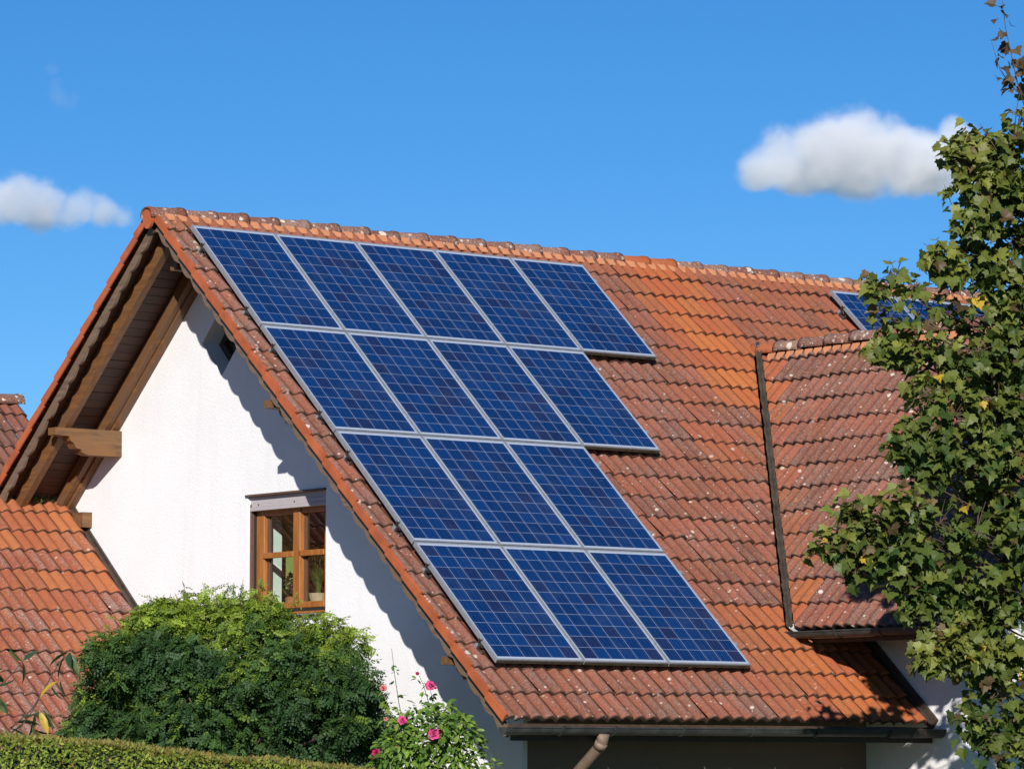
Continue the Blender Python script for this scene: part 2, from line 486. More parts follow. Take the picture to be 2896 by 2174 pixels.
PROF = PROF[:-1] + [(0.2840, 0.0008), (0.2868, -0.005), (0.2935, -0.005), (0.302, -0.011)]
PR = np.array(PROF)

def tiles(F, u0, u1, lips, s_top, newfn, seed, scale=1.0, lipfn=None):
    """overlapping interlocking pantiles; returns verts, faces, tint"""
    rg = np.random.default_rng(seed)
    O, U, Sv, N = (np.array(F[k]) for k in 'OUSN')
    tw, ga = TW*scale, GA*scale
    Vs, Fs, Cs = [], [], []
    base = 0; m = len(PR)
    n = int(math.ceil((u1-u0)/tw))
    for sb in lips:
        sa = max(sb-ga-0.05, s_top)
        if sb - sa < 0.05: continue
        wob = rg.normal(0, 0.003)
        for i in range(n):
            ua = u0+i*tw
            r = rg.random(); dz = rg.normal(0, 0.0035); ds = rg.normal(0, 0.0065)+wob; sk = rg.normal(0, 0.010)
            g = newfn(ua+tw/2, sb-ga/2, rg)
            al = lipfn(ua, sb) if lipfn else 0.0
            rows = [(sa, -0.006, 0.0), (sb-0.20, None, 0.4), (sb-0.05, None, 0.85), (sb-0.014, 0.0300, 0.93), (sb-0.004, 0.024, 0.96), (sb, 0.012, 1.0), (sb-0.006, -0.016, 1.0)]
            pu = np.minimum(ua+PR[:, 0]*scale, u1)
            ph = PR[:, 1]*scale
            for (s, h, v) in rows:
                if h is None: h = 0.034*max(0.0, (s-sa))/(ga+0.05)-0.003
                nose = 0.0
                sarr = np.full(m, max(s+ds if v > 0 else s, sa)) + (pu-ua)*sk*(1 if v > 0 else 0)
                if v == 0.96: sarr = sarr
                sag = 0.009*np.sin(pu*1.13+sb*0.7)+0.005*np.sin(pu*2.9-sb*1.9+1)
                P = O + pu[:, None]*U + sarr[:, None]*Sv + (ph+h+dz*v+sag)[:, None]*N
                Vs.append(P)
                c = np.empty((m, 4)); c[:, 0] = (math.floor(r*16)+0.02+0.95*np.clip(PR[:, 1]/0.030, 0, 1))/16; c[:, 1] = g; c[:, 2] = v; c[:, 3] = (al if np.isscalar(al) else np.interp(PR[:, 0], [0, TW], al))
                Cs.append(c)
            k = len(rows)
            for a in range(k-1):
                for j in range(m-1):
                    if pu[j+1]-pu[j] < 1e-6 and j > 0 and pu[j] >= u1: continue
                    b0 = base+a*m+j
                    Fs.append((b0, b0+m, b0+m+1, b0+1))
            base += k*m
    return np.concatenate(Vs), Fs, np.concatenate(Cs)

def cut(vfc, co, no):
    """remove everything on the +no side of a plane"""
    v, f, c = vfc
    bm = bmesh.new()
    lay = bm.verts.layers.float_color.new("tint")
    bv = []
    for p, cc in zip(v.tolist(), c.tolist()):
        x = bm.verts.new(p); x[lay] = cc; bv.append(x)
    for q in f:
        try: bm.faces.new([bv[i] for i in q])
        except ValueError: pass
    bmesh.ops.bisect_plane(bm, geom=list(bm.verts)+list(bm.edges)+list(bm.faces), plane_co=co, plane_no=no, clear_outer=True)
    bm.verts.index_update()
    vv = np.array([x.co[:] for x in bm.verts]); cc = np.array([x[lay][:] for x in bm.verts])
    ff = [tuple(x.index for x in q.verts) for q in bm.faces]
    bm.free()
    return vv, ff, cc
def join(*parts):
    Vv, Ff, Cc = [], [], []; b = 0
    for v, f, c in parts:
        Vv.append(v); Ff += [tuple(i+b for i in q) for q in f]; Cc.append(c); b += len(v)
    return np.concatenate(Vv), Ff, np.concatenate(Cc)

# ---------------------------------------------------------------- ground
gm = MB()
R_ = 6000
gm.add([(-R_, -R_, GROUND), (R_, -R_, GROUND), (R_, R_, GROUND), (-R_, R_, GROUND)], [(0, 1, 2, 3)])
tag(gm.build("ground", M['grass']), kind='structure')

# ---------------------------------------------------------------- clouds
def cloud(px, py, dist, blobs, label, dens, size, base=None):
    """blobs: (dx, dy, r) in photo pixels around the centre; a real volume of droplets"""
    c = at(px, py, dist); k = dist/FPX*2896/2212
    R = RM @ Vector((1, 0, 0)); Uv = RM @ Vector((0, 1, 0))
    B = []
    for (dx, dy, r) in blobs:
        B.append((R*(dx*k) - Uv*(dy*k) + FW*(rng.gauss(0, .35)*r*k), r*k))
    lo = min((b - Vector((r, r, r))*1.0).x for b, r in B)
    bm = bmesh.new(); bmesh.ops.create_icosphere(bm, subdivisions=3, radius=1)
    W_ = max(abs(b.dot(R))+r for b, r in B)*1.12; H_ = max(abs(b.dot(Uv))+r for b, r in B)*1.25; D_ = max(r for b, r in B)*1.7
    vs = [R*(v.co.x*W_) + Uv*(v.co.y*H_) - FW*(v.co.z*D_) for v in bm.verts]
    fs = [[x.index for x in f.verts] for f in bm.faces]; bm.free()
    m = bpy.data.materials.new("cloud_droplets"); m.use_nodes = True
    nt = m.node_tree; nt.nodes.clear(); L = nt.links
    out = nt.nodes.new("ShaderNodeOutputMaterial"); vol = nt.nodes.new("ShaderNodeVolumePrincipled")
    L.new(vol.outputs[0], out.inputs["Volume"])
    co = objco(nt)
    n1 = nd(nt, "ShaderNodeTexNoise"); n1.inputs["Scale"].default_value = 1.0/size; n1.inputs["Detail"].default_value = 9; n1.inputs["Roughness"].default_value = 0.62
    L.new(co, n1.inputs["Vector"])
    f = None
    for (b, r) in B:
        dn = nd(nt, "ShaderNodeVectorMath", operation='DISTANCE'); L.new(co, dn.inputs[0]); dn.inputs[1].default_value = b[:]
        v = mth(nt, 'SUBTRACT', 1.0, mth(nt, 'DIVIDE', dn.outputs["Value"], r))
        f = v if f is None else mth(nt, 'SMOOTH_MAX', f, v, 0.35)
    e_ = mth(nt, 'ADD', f, mth(nt, 'MULTIPLY', mth(nt, 'SUBTRACT', n1.outputs["Fac"], 0.5), 2.1))
    dt = nd(nt, "ShaderNodeVectorMath", operation='DOT_PRODUCT'); L.new(co, dt.inputs[0]); dt.inputs[1].default_value = Uv[:]
    e_ = mth(nt, 'SUBTRACT', e_, mth(nt, 'MULTIPLY', ramp(nt, dt.outputs["Value"], -(base-25)*k, -(base+34)*k), 0.62))
    d = mth(nt, 'MULTIPLY', ramp(nt, e_, 0.07, 0.62), dens)
    L.new(d, vol.inputs["Density"])
    vol.inputs["Color"].default_value = (0.98, 0.98, 0.99, 1); vol.inputs["Anisotropy"].default_value = -0.1
    m.cycles.volume_step_rate = 0.5
    me = bpy.data.meshes.new("cloud"); me.from_pydata([v[:] for v in vs], [], fs); me.materials.append(m)
    o = bpy.data.objects.new("cloud", me); o.location = c; COL.objects.link(o)
    tag(o, label, "cloud")
    return o
cloud(1834, 354, 1500, [(-195, 15, 66), (-140, 0, 88), (-70, -22, 104), (-5, -34, 108), (60, -20, 104), (120, 5, 100), (185, 22, 96), (245, 28, 84), (-110, 22, 80), (40, 30, 90), (130, 40, 84), (215, -5, 72), (250, -40, 56), (225, -68, 40), (300, 10, 70)],
      "broad white cumulus cloud above the roof beside the maple", 0.115, 26, 72)
cloud(90, 450, 1500, [(-100, -12, 76), (-40, -14, 72), (20, -4, 66), (80, 8, 60), (135, 18, 52), (175, 24, 44), (-160, 0, 76), (0, 20, 60), (60, 24, 50)],
      "smaller pale cloud low at the left edge above the gable", 0.08, 20, 44)

cloud(128, 200, 1500, [(-18, -52, 26), (-8, -20, 22), (2, 8, 30), (26, 16, 26)], "faint tiny wisp of cloud high in the sky on the left", 0.010, 9, 70)

# ---------------------------------------------------------------- house
YV, YW = -0.235, 0.67                         # verge edge, gable wall
XS, YWW = 4.507, 4.95                         # side wall, front wall of the wing
YEND = 13.5
S_EAVE = 7.32
house = thing("house", "white gabled house with weathered red pantile roof and brown timber eaves", "house", (1.0, 4.0, GROUND))

va, vb = V(0.96, 6.71, -1.0), V(4.452, 3.986, -4.112)          # valley between main roof and wing
vd = (vb-va).normalized()
vn = V(vd.y, -vd.x, 0).normalized()           # horizontal normal of the valley's vertical plane
if vn.y < 0: vn = -vn
lips = [S_EAVE - GA*k for k in range(0, 24) if S_EAVE - GA*k > S_AP+0.06]
U0 = -0.225
def new_main(u, s, rg):
    g = 0.10 + 0.12*rg.random()
    d = abs(u-(6.32-0.05*s))
    if s < 2.3 and d < 0.62: g = max(g, min(1.0, 1.25-d*1.1)*(0.75+0.3*rg.random()))
    if s < 0.0: g = max(g, 0.25+0.20*rg.random())
    if u > 6.9 and s < 1.2: g = max(g, 0.15+0.30*rg.random())
    if s > 0.8 and u > 5.6-0.45*(s-1.2) and s < 3.2: g = max(g, 0.15+0.40*rg.random())
    if s > 3.0 and u > 4.4 and s < 5.6: g = max(g, rg.random()*0.40)
    if s > 5.6 and u > 3.25: g = max(g, min(1.0, 0.5+(u-3.25)*0.5)*(0.75+0.25*rg.random()))
    if s > 5.2 and 2.9 < u <= 3.25: g = max(g, 0.3*rg.random()+0.2)
    return min(1.0, g)
def lich_main(u, s):
    b = 0.0
    if u < 0.0: return [1.0, 0.15] if s > 0.5 else [1.2, 0.9]
    if s > 6.3: b = 0.35
    if s > 1.8 and u > 2.5: b = max(b, 0.30)
    return b
A = [x for x in lips if x <= 1.31]; B = [x for x in lips if 1.31 < x <= 5.99]; C = [x for x in lips if x > 5.99]
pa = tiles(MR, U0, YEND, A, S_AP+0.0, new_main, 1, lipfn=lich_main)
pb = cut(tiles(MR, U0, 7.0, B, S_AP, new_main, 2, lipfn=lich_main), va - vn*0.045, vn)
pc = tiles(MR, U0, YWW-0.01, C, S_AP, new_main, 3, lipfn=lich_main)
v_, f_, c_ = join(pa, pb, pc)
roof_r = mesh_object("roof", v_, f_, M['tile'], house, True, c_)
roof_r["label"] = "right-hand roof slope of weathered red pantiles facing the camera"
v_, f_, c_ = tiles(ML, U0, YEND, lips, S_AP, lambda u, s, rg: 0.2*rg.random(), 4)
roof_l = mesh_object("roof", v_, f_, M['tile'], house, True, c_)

# ridge tiles
def ridge_run(F, p0, p1, parent, n, rr=0.115, hh=0.02, seed=0, drop=0.0, mat='ridge', newf=None):
    rg = random.Random(seed)
    p0, p1 = Vector(p0), Vector(p1)
    d = (p1-p0); ln = d.length/n; d.normalize()
    side = d.cross(V(0, 0, 1)).normalized()
    for i in range(n):
        a = p0 + d*(ln*i); b = a + d*(ln+0.042)
        mb = MB(); K = 13
        # collar end slightly larger than the tail
        st_ = [(a, rr+0.007, 0.004), (a+d*0.045, rr+0.007, 0.006), (a+d*0.075, rr+0.001, 0.002), (b, rr-0.007, -0.008)]
        vs = []
        jz = rg.gauss(0, 0.004)
        for (p, r, z) in st_:
            for k in range(K):
                t = math.pi*(k/(K-1))
                x = -math.cos(t)*r; zz = math.sin(t)*r*0.86 + z + jz
                if k in (0, K-1): zz -= 0.02
                vs.append(p + side*x + V(0, 0, zz))
        m = len(vs)
        for (p, r, z) in st_:
            for k in range(K):
                t = math.pi*(k/(K-1)); r2 = r-0.016
                x = -math.cos(t)*r2; zz = math.sin(t)*r2*0.86 + z + jz
                if k in (0, K-1): zz -= 0.02
                vs.append(p + side*x + V(0, 0, zz))
        fs = []
        for q in range(3):
            for k in range(K-1):
                fs.append((q*K+k, q*K+k+1, (q+1)*K+k+1, (q+1)*K+k))
                fs.append((m+q*K+k, m+(q+1)*K+k, m+(q+1)*K+k+1, m+q*K+k+1))
            fs.append((q*K, (q+1)*K, m+(q+1)*K, m+q*K)); fs.append((q*K+K-1, m+q*K+K-1, m+(q+1)*K+K-1, (q+1)*K+K-1))
        for k in range(K-1):
            fs.append((k, m+k, m+k+1, k+1)); fs.append((3*K+k, 3*K+k+1, m+3*K+k+1, m+3*K+k))
        g = newf(i, rg) if newf else 0.08*rg.random()
        mb.add(vs, fs, (rg.random(), g, 0.8, 0.45 if g < 0.4 else 0.0))
        mb.build("ridge_tile", M[mat], parent, True)
RZ = 0.115
ridge_run(MR, (XR, YEND, RZ+0.004), (XR, YV-0.01, RZ+0.004), roof_r, 36, 0.112, seed=3,
          newf=lambda i, rg: 0.85 if i in (18, 19) else 0.10*rg.random())
# end disc under the first ridge tile
mb = MB(); pl = []
for k in range(20):
    t = 2*math.pi*k/20
    pl.append(V(XR+0.088*math.cos(t), YV-0.035, 0.100+(0.105 if math.sin(t) > 0 else 0.125)*math.sin(t)))
mb.prism(pl, (0, 0.03, 0)); mb.build("ridge_end_disc", M['verge'], house)
# pale closures in the troughs under the ridge tiles
def closures(F, u0, u1, s0, s1, parent, slant=1):
    w = TW/2
    n = int((u1-u0)/w)
    for i in range(n):
        mb = MB(); a = u0+i*w
        q = []
        for (du, ss, h) in ((0.092, s0, 0.040), (0.202, s0, 0.040), (0.190, s1, 0.024), (0.112, s1, 0.024)):
            q.append(pt(F, a+du, ss, h))
        mb.prism(q, F['N']*0.012)
        mb.build("ridge_closure", M['closure'], parent)
closures(MR, U0, 12.0, S_AP+0.09, S_AP+0.185, roof_r)

# verge tiles
for F, par in ((MR, roof_r), (ML, roof_l)):
    for k, sb in enumerate(lips):
        sa = max(sb-GA+0.002, S_AP+0.02)
        mb = MB()
        q = [pt(F, YV, sa, -0.042), pt(F, YV, sb, -0.026), pt(F, YV, sb, 0.060), pt(F, YV, sa+0.03, 0.036), pt(F, YV, sa, 0.034)]
        mb.prism(q, (0, 0.016, 0), (rng.random(), 0.9, 0.5, 1))
        q = [pt(F, YV+0.0165, sa, 0.032), pt(F, YV+0.0165, sb, 0.059), pt(F, YV+0.030, sb, 0.054), pt(F, YV+0.030, sa, 0.028)]
        mb.prism(q, F['N']*(-0.02), (rng.random(), 0.9, 0.5, 1))
        mb.build("verge_tile", M['verge'], par)

# barge boards with scalloped lower edge
def barge(F, y0, name, sA, sB):
    mb = MB(); n = int((sB-sA)/0.012)
    top, bot = [], []
    for i in range(n+1):
        s = sA+(sB-sA)*i/n
        ph = ((s-0.06)/0.262) % 1.0
        h = -0.120 - 0.035*(math.sin(math.pi*ph**1.25)**0.8)
        if s > sB-0.16: h -= 0.02*(s-(sB-0.16))/0.16
        top.append(pt(F, y0, s, -0.058)); bot.append(pt(F, y0, s, h))
    vs = top+bot; k = n+1
    off = [v+V(0, 0.030, 0) for v in vs]
    fs = []
    for i in range(n):
        fs.append((i, i+1, k+i+1, k+i)); fs.append((2*k+i, 3*k+i, 3*k+i+1, 2*k+i+1))
        fs.append((k+i, k+i+1, 3*k+i+1, 3*k+i))
    fs.append((0, k, 3*k, 2*k)); fs.append((n, 2*k+n, 3*k+n, k+n))
    mb.add(vs+off, fs); return mb.build(name, M['board'], house)
barge(MR, -0.180, "barge_board", S_AP-0.02, 7.40)
barge(ML, -0.180, "barge_board", S_AP-0.02, 7.30)

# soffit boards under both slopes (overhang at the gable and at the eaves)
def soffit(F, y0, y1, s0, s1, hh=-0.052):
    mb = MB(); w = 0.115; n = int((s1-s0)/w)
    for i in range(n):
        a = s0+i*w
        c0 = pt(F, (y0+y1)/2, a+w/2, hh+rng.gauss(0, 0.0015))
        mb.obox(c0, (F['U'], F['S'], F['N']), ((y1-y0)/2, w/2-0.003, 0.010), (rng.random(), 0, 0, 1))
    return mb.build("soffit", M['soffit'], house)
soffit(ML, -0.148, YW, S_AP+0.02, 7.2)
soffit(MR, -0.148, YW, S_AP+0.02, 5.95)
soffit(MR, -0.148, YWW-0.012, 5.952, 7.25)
# rafters
def rafter(F, y0, y1, s0, s1, h0=-0.063, h1=-0.225, name="rafter"):
    mb = MB()
    c0 = pt(F, (y0+y1)/2, (s0+s1)/2, (h0+h1)/2)
    mb.obox(c0, (F['U'], F['S'], F['N']), ((y1-y0)/2, (s1-s0)/2, abs(h1-h0)/2), bev=0.006)
    return mb.build(name, M['wood_slope'], house)
rafter(ML, 0.0, 0.09, S_AP+0.22, 7.0, h1=-0.212)
rafter(ML, 0.50, 0.575, S_AP+0.30, 7.0, h1=-0.20)
rafter(ML, 0.577, 0.668, S_AP+0.30, 7.0)
rafter(MR, 0.0, 0.09, S_AP+0.30, 7.0, h1=-0.212)
rafter(MR, 0.577, 0.668, S_AP+0.30, 5.6)

# purlins with a carved end
def purlin(x0, x1, z1, z0, ye=-0.145, y2=0.90, carved=True):
    mb = MB(); h = z1-z0
    if carved:
        prof = [(y2, z1), (ye, z1), (ye, z1-0.075), (ye+0.17, z1-0.085), (ye+0.185, z1-0.13), (ye+0.23, z1-0.16), (ye+0.255, z1-0.205),
                (ye+0.315, z1-0.215), (ye+0.33, z0+0.02), (ye+0.40, z0), (y2, z0)]
    else:
        prof = [(y2, z1), (ye, z1), (ye, z0), (y2, z0)]
    mb.prism([V(x0, y, z) for y, z in prof], (x1-x0, 0, 0))
    return mb.build("purlin", M['beam'], house)
purlin(-2.44, -2.295, -1.885, -2.155)
purlin(2*XR+2.295, 2*XR+2.44, -1.885, -2.155)
purlin(4.346, 4.49, -4.40, -4.66)
purlin(2*XR-4.49, 2*XR-4.346, -4.40, -4.66)
purlin(XR-0.06, XR+0.06, -0.20, -0.42, ye=0.05, carved=False)
purlin(-3.06, -2.865, -2.71, -2.87, ye=0.55, carved=False)

# gable wall with its two openings
WX0, WX1, WZ0, WZ1 = 0.05, 1.405, -3.90, -2.68
DXC, DZC, DH = -0.43, -1.085, 0.362
zroof = lambda x: APZ - abs(x-XR)*st/ct - 0.11/ct
def wall_with_holes(name, outline, holes, y, parent, mat, depth=0.30):
    bm = bmesh.new(); edges = []
    loops = [outline]+holes
    for lp in loops:
        vs = [bm.verts.new((x, y, z)) for x, z in lp]
        for i in range(len(vs)): edges.append(bm.edges.new((vs[i], vs[(i+1) % len(vs)])))
    bmesh.ops.triangle_fill(bm, use_beauty=True, use_dissolve=False, edges=edges)
    # reveals
    for lp in loops[1:]:
        a = [bm.verts.new((x, y, z)) for x, z in lp]; b = [bm.verts.new((x, y+depth, z)) for x, z in lp]
        for i in range(len(a)):
            j = (i+1) % len(a); bm.faces.new((a[i], a[j], b[j], b[i]))
    bm.verts.index_update()
    vs = [v.co[:] for v in bm.verts]; fs = [tuple(v.index for v in f.verts) for f in bm.faces]
    bm.free()
    return mesh_object(name, vs, fs, mat, parent)
XL = 2*XR-XS
ol = [(XL, GROUND), (XS, GROUND), (XS, zroof(XS)), (XR, zroof(XR)), (XL, zroof(XL))]
hole1 = [(WX0, WZ0), (WX0, WZ1), (WX1, WZ1), (WX1, WZ0)]
hole2 = [(DXC-DH, DZC), (DXC, DZC+DH), (DXC+DH, DZC), (DXC, DZC-DH)]
wall_with_holes("gable_wall", ol, [hole1, hole2], YW, house, M['stucco'])

# side wall under the eaves: a dark boarded wall, its corner post rendered white
mb = MB()
mb.box((XS-0.25, YW+0.002, GROUND), (XS, YW+0.05, zroof(XS)))
mb.build("corner_pier", M['stucco'], house)
mb = MB(); mb.box((XS-0.30, YW+0.052, GROUND), (XS-0.02, YWW-0.002, zroof(XS)))
mb.build("side_wall", M['brown_wall'], house)

# ---- wing
wm = (vb.z-va.z)/(vb.y-va.y); WA = math.atan(wm)
cw, sw = math.cos(WA), math.sin(WA)
YR2 = 6.82
wz0 = va.z + (YR2-va.y)*wm                     # wing apex height
wz0 -= 0.045
WF = dict(O=V(0, YR2, wz0), U=V(1, 0, 0), S=V(0, -cw, -sw), N=V(0, -sw, cw))
WB = dict(O=V(0, YR2, wz0), U=V(1, 0, 0), S=V(0, cw, -sw), N=V(0, sw, cw))
XWE = 6.75
wl_ = [4.21-GA*k for k in range(13) if 4.21-GA*k > 0.1]
def new_wing(u, s, rg):
    g = 0.05+0.12*rg.random()
    ux = 0.96+(va.y-(YR2-s*cw))/(va.y-vb.y)*(vb.x-va.x)
    d = u-ux
    if d < 0.32: g = max(g, (0.75 if s < 1.2 or s > 3.4 else 0.4)*(0.6+0.4*rg.random()))
    return g
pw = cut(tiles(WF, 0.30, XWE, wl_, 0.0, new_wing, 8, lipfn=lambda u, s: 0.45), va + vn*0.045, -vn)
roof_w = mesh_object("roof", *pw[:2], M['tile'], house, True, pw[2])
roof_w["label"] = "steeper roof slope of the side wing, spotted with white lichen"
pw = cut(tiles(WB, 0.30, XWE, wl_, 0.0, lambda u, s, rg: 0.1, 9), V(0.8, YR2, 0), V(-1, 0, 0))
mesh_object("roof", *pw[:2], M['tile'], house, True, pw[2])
ridge_run(WF, (0.79, YR2, wz0+0.010), (XWE+0.04, YR2, wz0+0.010), roof_w, 15, 0.108, seed=5, newf=lambda i, rg: 0.75 if i == 0 else 0.12*rg.random())
closures(WF, 1.02, XWE, 0.085, 0.185, roof_w)
# wing walls
mb = MB()
q = [(XS-0.30, YWW, GROUND), (5.83, YWW, GROUND), (5.83, YWW, wz0-(YR2-YWW)*wm-0.15), (XS-0.30, YWW, wz0-(YR2-YWW)*wm-0.15)]
mb.prism([V(*p) for p in q], (0, 0.25, 0))
mb.build("wing_wall", M['stucco_wing'], house)
mb = MB()
ye2 = 2*YR2-YWW
q = [(5.828, YWW+0.251, GROUND), (5.828, ye2, GROUND), (5.828, ye2, wz0-(YR2-YWW)*wm-0.15), (5.828, YR2, wz0-0.15), (5.828, YWW+0.251, wz0-(YR2-YWW-0.251)*wm-0.15)]
mb.prism([V(*p) for p in q], (-0.25, 0, 0))
mb.build("wing_wall", M['stucco_wing'], house)
# wing soffit
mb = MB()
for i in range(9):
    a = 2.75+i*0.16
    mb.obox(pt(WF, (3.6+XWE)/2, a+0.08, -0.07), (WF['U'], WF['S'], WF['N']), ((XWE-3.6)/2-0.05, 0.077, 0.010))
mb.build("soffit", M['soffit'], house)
mb = MB()
for k in range(3):
    mb.obox(pt(WF, 6.62, 2.0, -0.16), (WF['U'], WF['S'], WF['N']), (0.02, 2.2, 0.085))
    break
mb.build("barge_board", M['darkwood'], house)
# brown flashing where the main roof meets the wing wall
mb = MB()
for s0, s1 in ((5.93, 6.65), (6.652, 7.40)):
    q = [pt(MR, YWW-0.012, s0, -0.03), pt(MR, YWW-0.012, s1, -0.03), pt(MR, YWW-0.012, s1, 0.115), pt(MR, YWW-0.012, s0, 0.115)]
    mb.prism(q, (0, -0.02, 0))
    q = [pt(MR, YWW-0.033, s0, 0.044), pt(MR, YWW-0.033, s1, 0.044), pt(MR, YWW-0.075, s1, 0.038), pt(MR, YWW-0.075, s0, 0.038)]
    mb.prism(q, MR['N']*0.006)
mb.build("wall_flashing", M['gutter_brown'], house)
# valley flashing: a dark metal trough with a lapped joint and ragged edges
mb = MB()
L_ = (vb-va).length
def valley_piece(t0, t1, lift):
    n = 40; vs = []; fs = []
    for i in range(n+1):
        t = t0+(t1-t0)*i/n
        p = va+vd*t
        wv = 0.031+0.004*math.sin(t*19)+rng.gauss(0, 0.002)
        wv2 = 0.034+0.004*math.sin(t*23+1)+rng.gauss(0, 0.002)
        a = p - vn*wv; b = p + vn*wv2
        # heights just above the tile tops on each side
        za = (-0.11 - a.x*st)/ct + 0.075; zb = va.z+(b.y-va.y)*wm + 0.08
        mid = p.z+0.060
        r1 = p - vn*0.010; r2 = p + vn*0.010
        vs += [V(a.x, a.y, za+lift), V(r1.x, r1.y, mid+lift), V(p.x, p.y, mid+0.028+lift), V(r2.x, r2.y, mid+lift), V(b.x, b.y, zb+lift)]
    for i in range(n):
        for k in range(4): fs.append((i*5+k, i*5+k+1, (i+1)*5+k+1, (i+1)*5+k))
    mb.add(vs, fs)
for j in range(3):
    valley_piece(-0.12 + (L_+0.12)*j/3 - 0.03*(j > 0), -0.12+(L_+0.12)*(j+1)/3, 0.006*(2-j))
mb.build("valley_flashing", M['valley'], house)
# bits at both ends of the valley
mb = MB()
c0 = va - vd*0.13
mb.obox(V(c0.x+0.03, c0.y-0.02, c0.z+0.085), (vn, vd.cross(vn).normalized(), vd), (0.018, 0.02, 0.045), bev=0.006)
mb.build("valley_cap", M['gutter'], house)
mb = MB()
p = vb + vd*0.05
e = pt(MR, 4.02, 6.02, 0.05)
vs = [pt(MR, 3.98, 5.97, 0.056), pt(MR, 4.24, 5.94, 0.075), pt(MR, 4.27, 6.08, 0.060), pt(MR, 4.20, 6.14, 0.052), pt(MR, 4.13, 6.10, 0.058), pt(MR, 4.03, 6.09, 0.062)]
mb.prism(vs, MR['N']*0.008); mb.build("lead_apron", M['lead'], house)

# gutters
def gutter(p0, p1, r, out, parent, brackets, mat, lipr=0.009, endcap=(True, True)):
    p0, p1 = Vector(p0), Vector(p1); d = (p1-p0).normalized(); out = Vector(out)
    mb = MB(); K = 11
    prof = []
    for k in range(K):
        t = math.pi*k/(K-1)
        prof.append((-math.cos(t)*r, -math.sin(t)*r))
    vs = []; 
    for p in (p0, p1):
        for (a, z) in prof: vs.append(p+out*a+V(0, 0, z))
        for (a, z) in prof: vs.append(p+out*a*0.95+V(0, 0, z*0.95+0.001))
    fs = []
    for k in range(K-1):
        fs.append((k, k+1, 2*K+k+1, 2*K+k)); fs.append((K+k, 3*K+k, 3*K+k+1, K+k+1))
    mb.add(vs, fs)
    for (p, e_) in ((p0, endcap[0]), (p1, endcap[1])):
        if e_:
            mb.prism([p+out*a+V(0, 0, z) for a, z in prof], d*(0.004 if p is p0 else -0.004))
    mb.tube([p0+out*r, p1+out*r], lipr, 8)
    g = mb.build("gutter", M[mat], parent)
    for t in brackets:
        b = MB(); p = p0+d*t
        pts = [p+out*(-math.cos(u)*(r+0.006))+V(0, 0, -math.sin(u)*(r+0.006)) for u in [math.pi*(0.12+0.88*i/8) for i in range(9)]]
        pts.append(p+out*(r+0.012)+V(0, 0, 0.015))
        for i in range(len(pts)-1):
            m_ = (pts[i]+pts[i+1])/2; ax = (pts[i+1]-pts[i]); l = ax.length; ax.normalize()
            b.obox(m_, (d, ax, d.cross(ax)), (0.013, l/2+0.002, 0.003))
        b.build("bracket", M['gutter'], g)
    return g
GZ = -5.045
gutter((5.53, -0.36, GZ), (5.53, 4.30, GZ+0.004), 0.066, (1, 0, 0), house, [0.62, 1.22, 2.02, 2.86, 3.66], 'gutter')
gutter((5.545, 4.22, GZ+0.002), (5.545, 4.93, GZ+0.006), 0.074, (1, 0, 0), house, [0.30], 'gutter_brown')
wl0 = pt(WF, 4.5, 4.21, 0)
gutter((4.44, wl0.y-0.05, wl0.z-0.015), (6.72, wl0.y-0.05, wl0.z-0.010), 0.062, (0, -1, 0), house, [0.08, 0.70, 1.30, 1.95], 'gutter')

# fascia behind the main gutter
mb = MB(); mb.box((5.40, -0.18, -5.16), (5.43, YWW-0.02, -5.01)); mb.build("fascia_board", M['darkwood'], house)
mb = MB(); c0 = pt(WF, (4.6+XWE)/2, 4.17, -0.115); mb.obox(c0, (V(1, 0, 0), V(0, 1, 0), V(0, 0, 1)), ((XWE-4.6)/2, 0.012, 0.07)); mb.build("fascia_board", M['darkwood'], house)

# downpipe: swan neck from the gutter back to the wall
mb = MB()
P0 = V(5.545, 0.76, GZ-0.05)
mb.tube([P0, P0+V(-0.01, 0.0, -0.06), P0+V(-0.06, 0.0, -0.12), P0+V(-0.5, 0.02, -0.42), P0+V(-0.86, 0.04, -0.66), P0+V(-0.92, 0.045, -0.74), P0+V(-0.93, 0.045, -2.4)], [0.062, 0.052, 0.05, 0.05, 0.05, 0.05, 0.05], 14)
mb.tube([P0+V(-0.02, 0, -0.075), P0+V(-0.06, 0.0, -0.125)], [0.058, 0.057], 14)
mb.build("downpipe", M['pipe'], house, True)

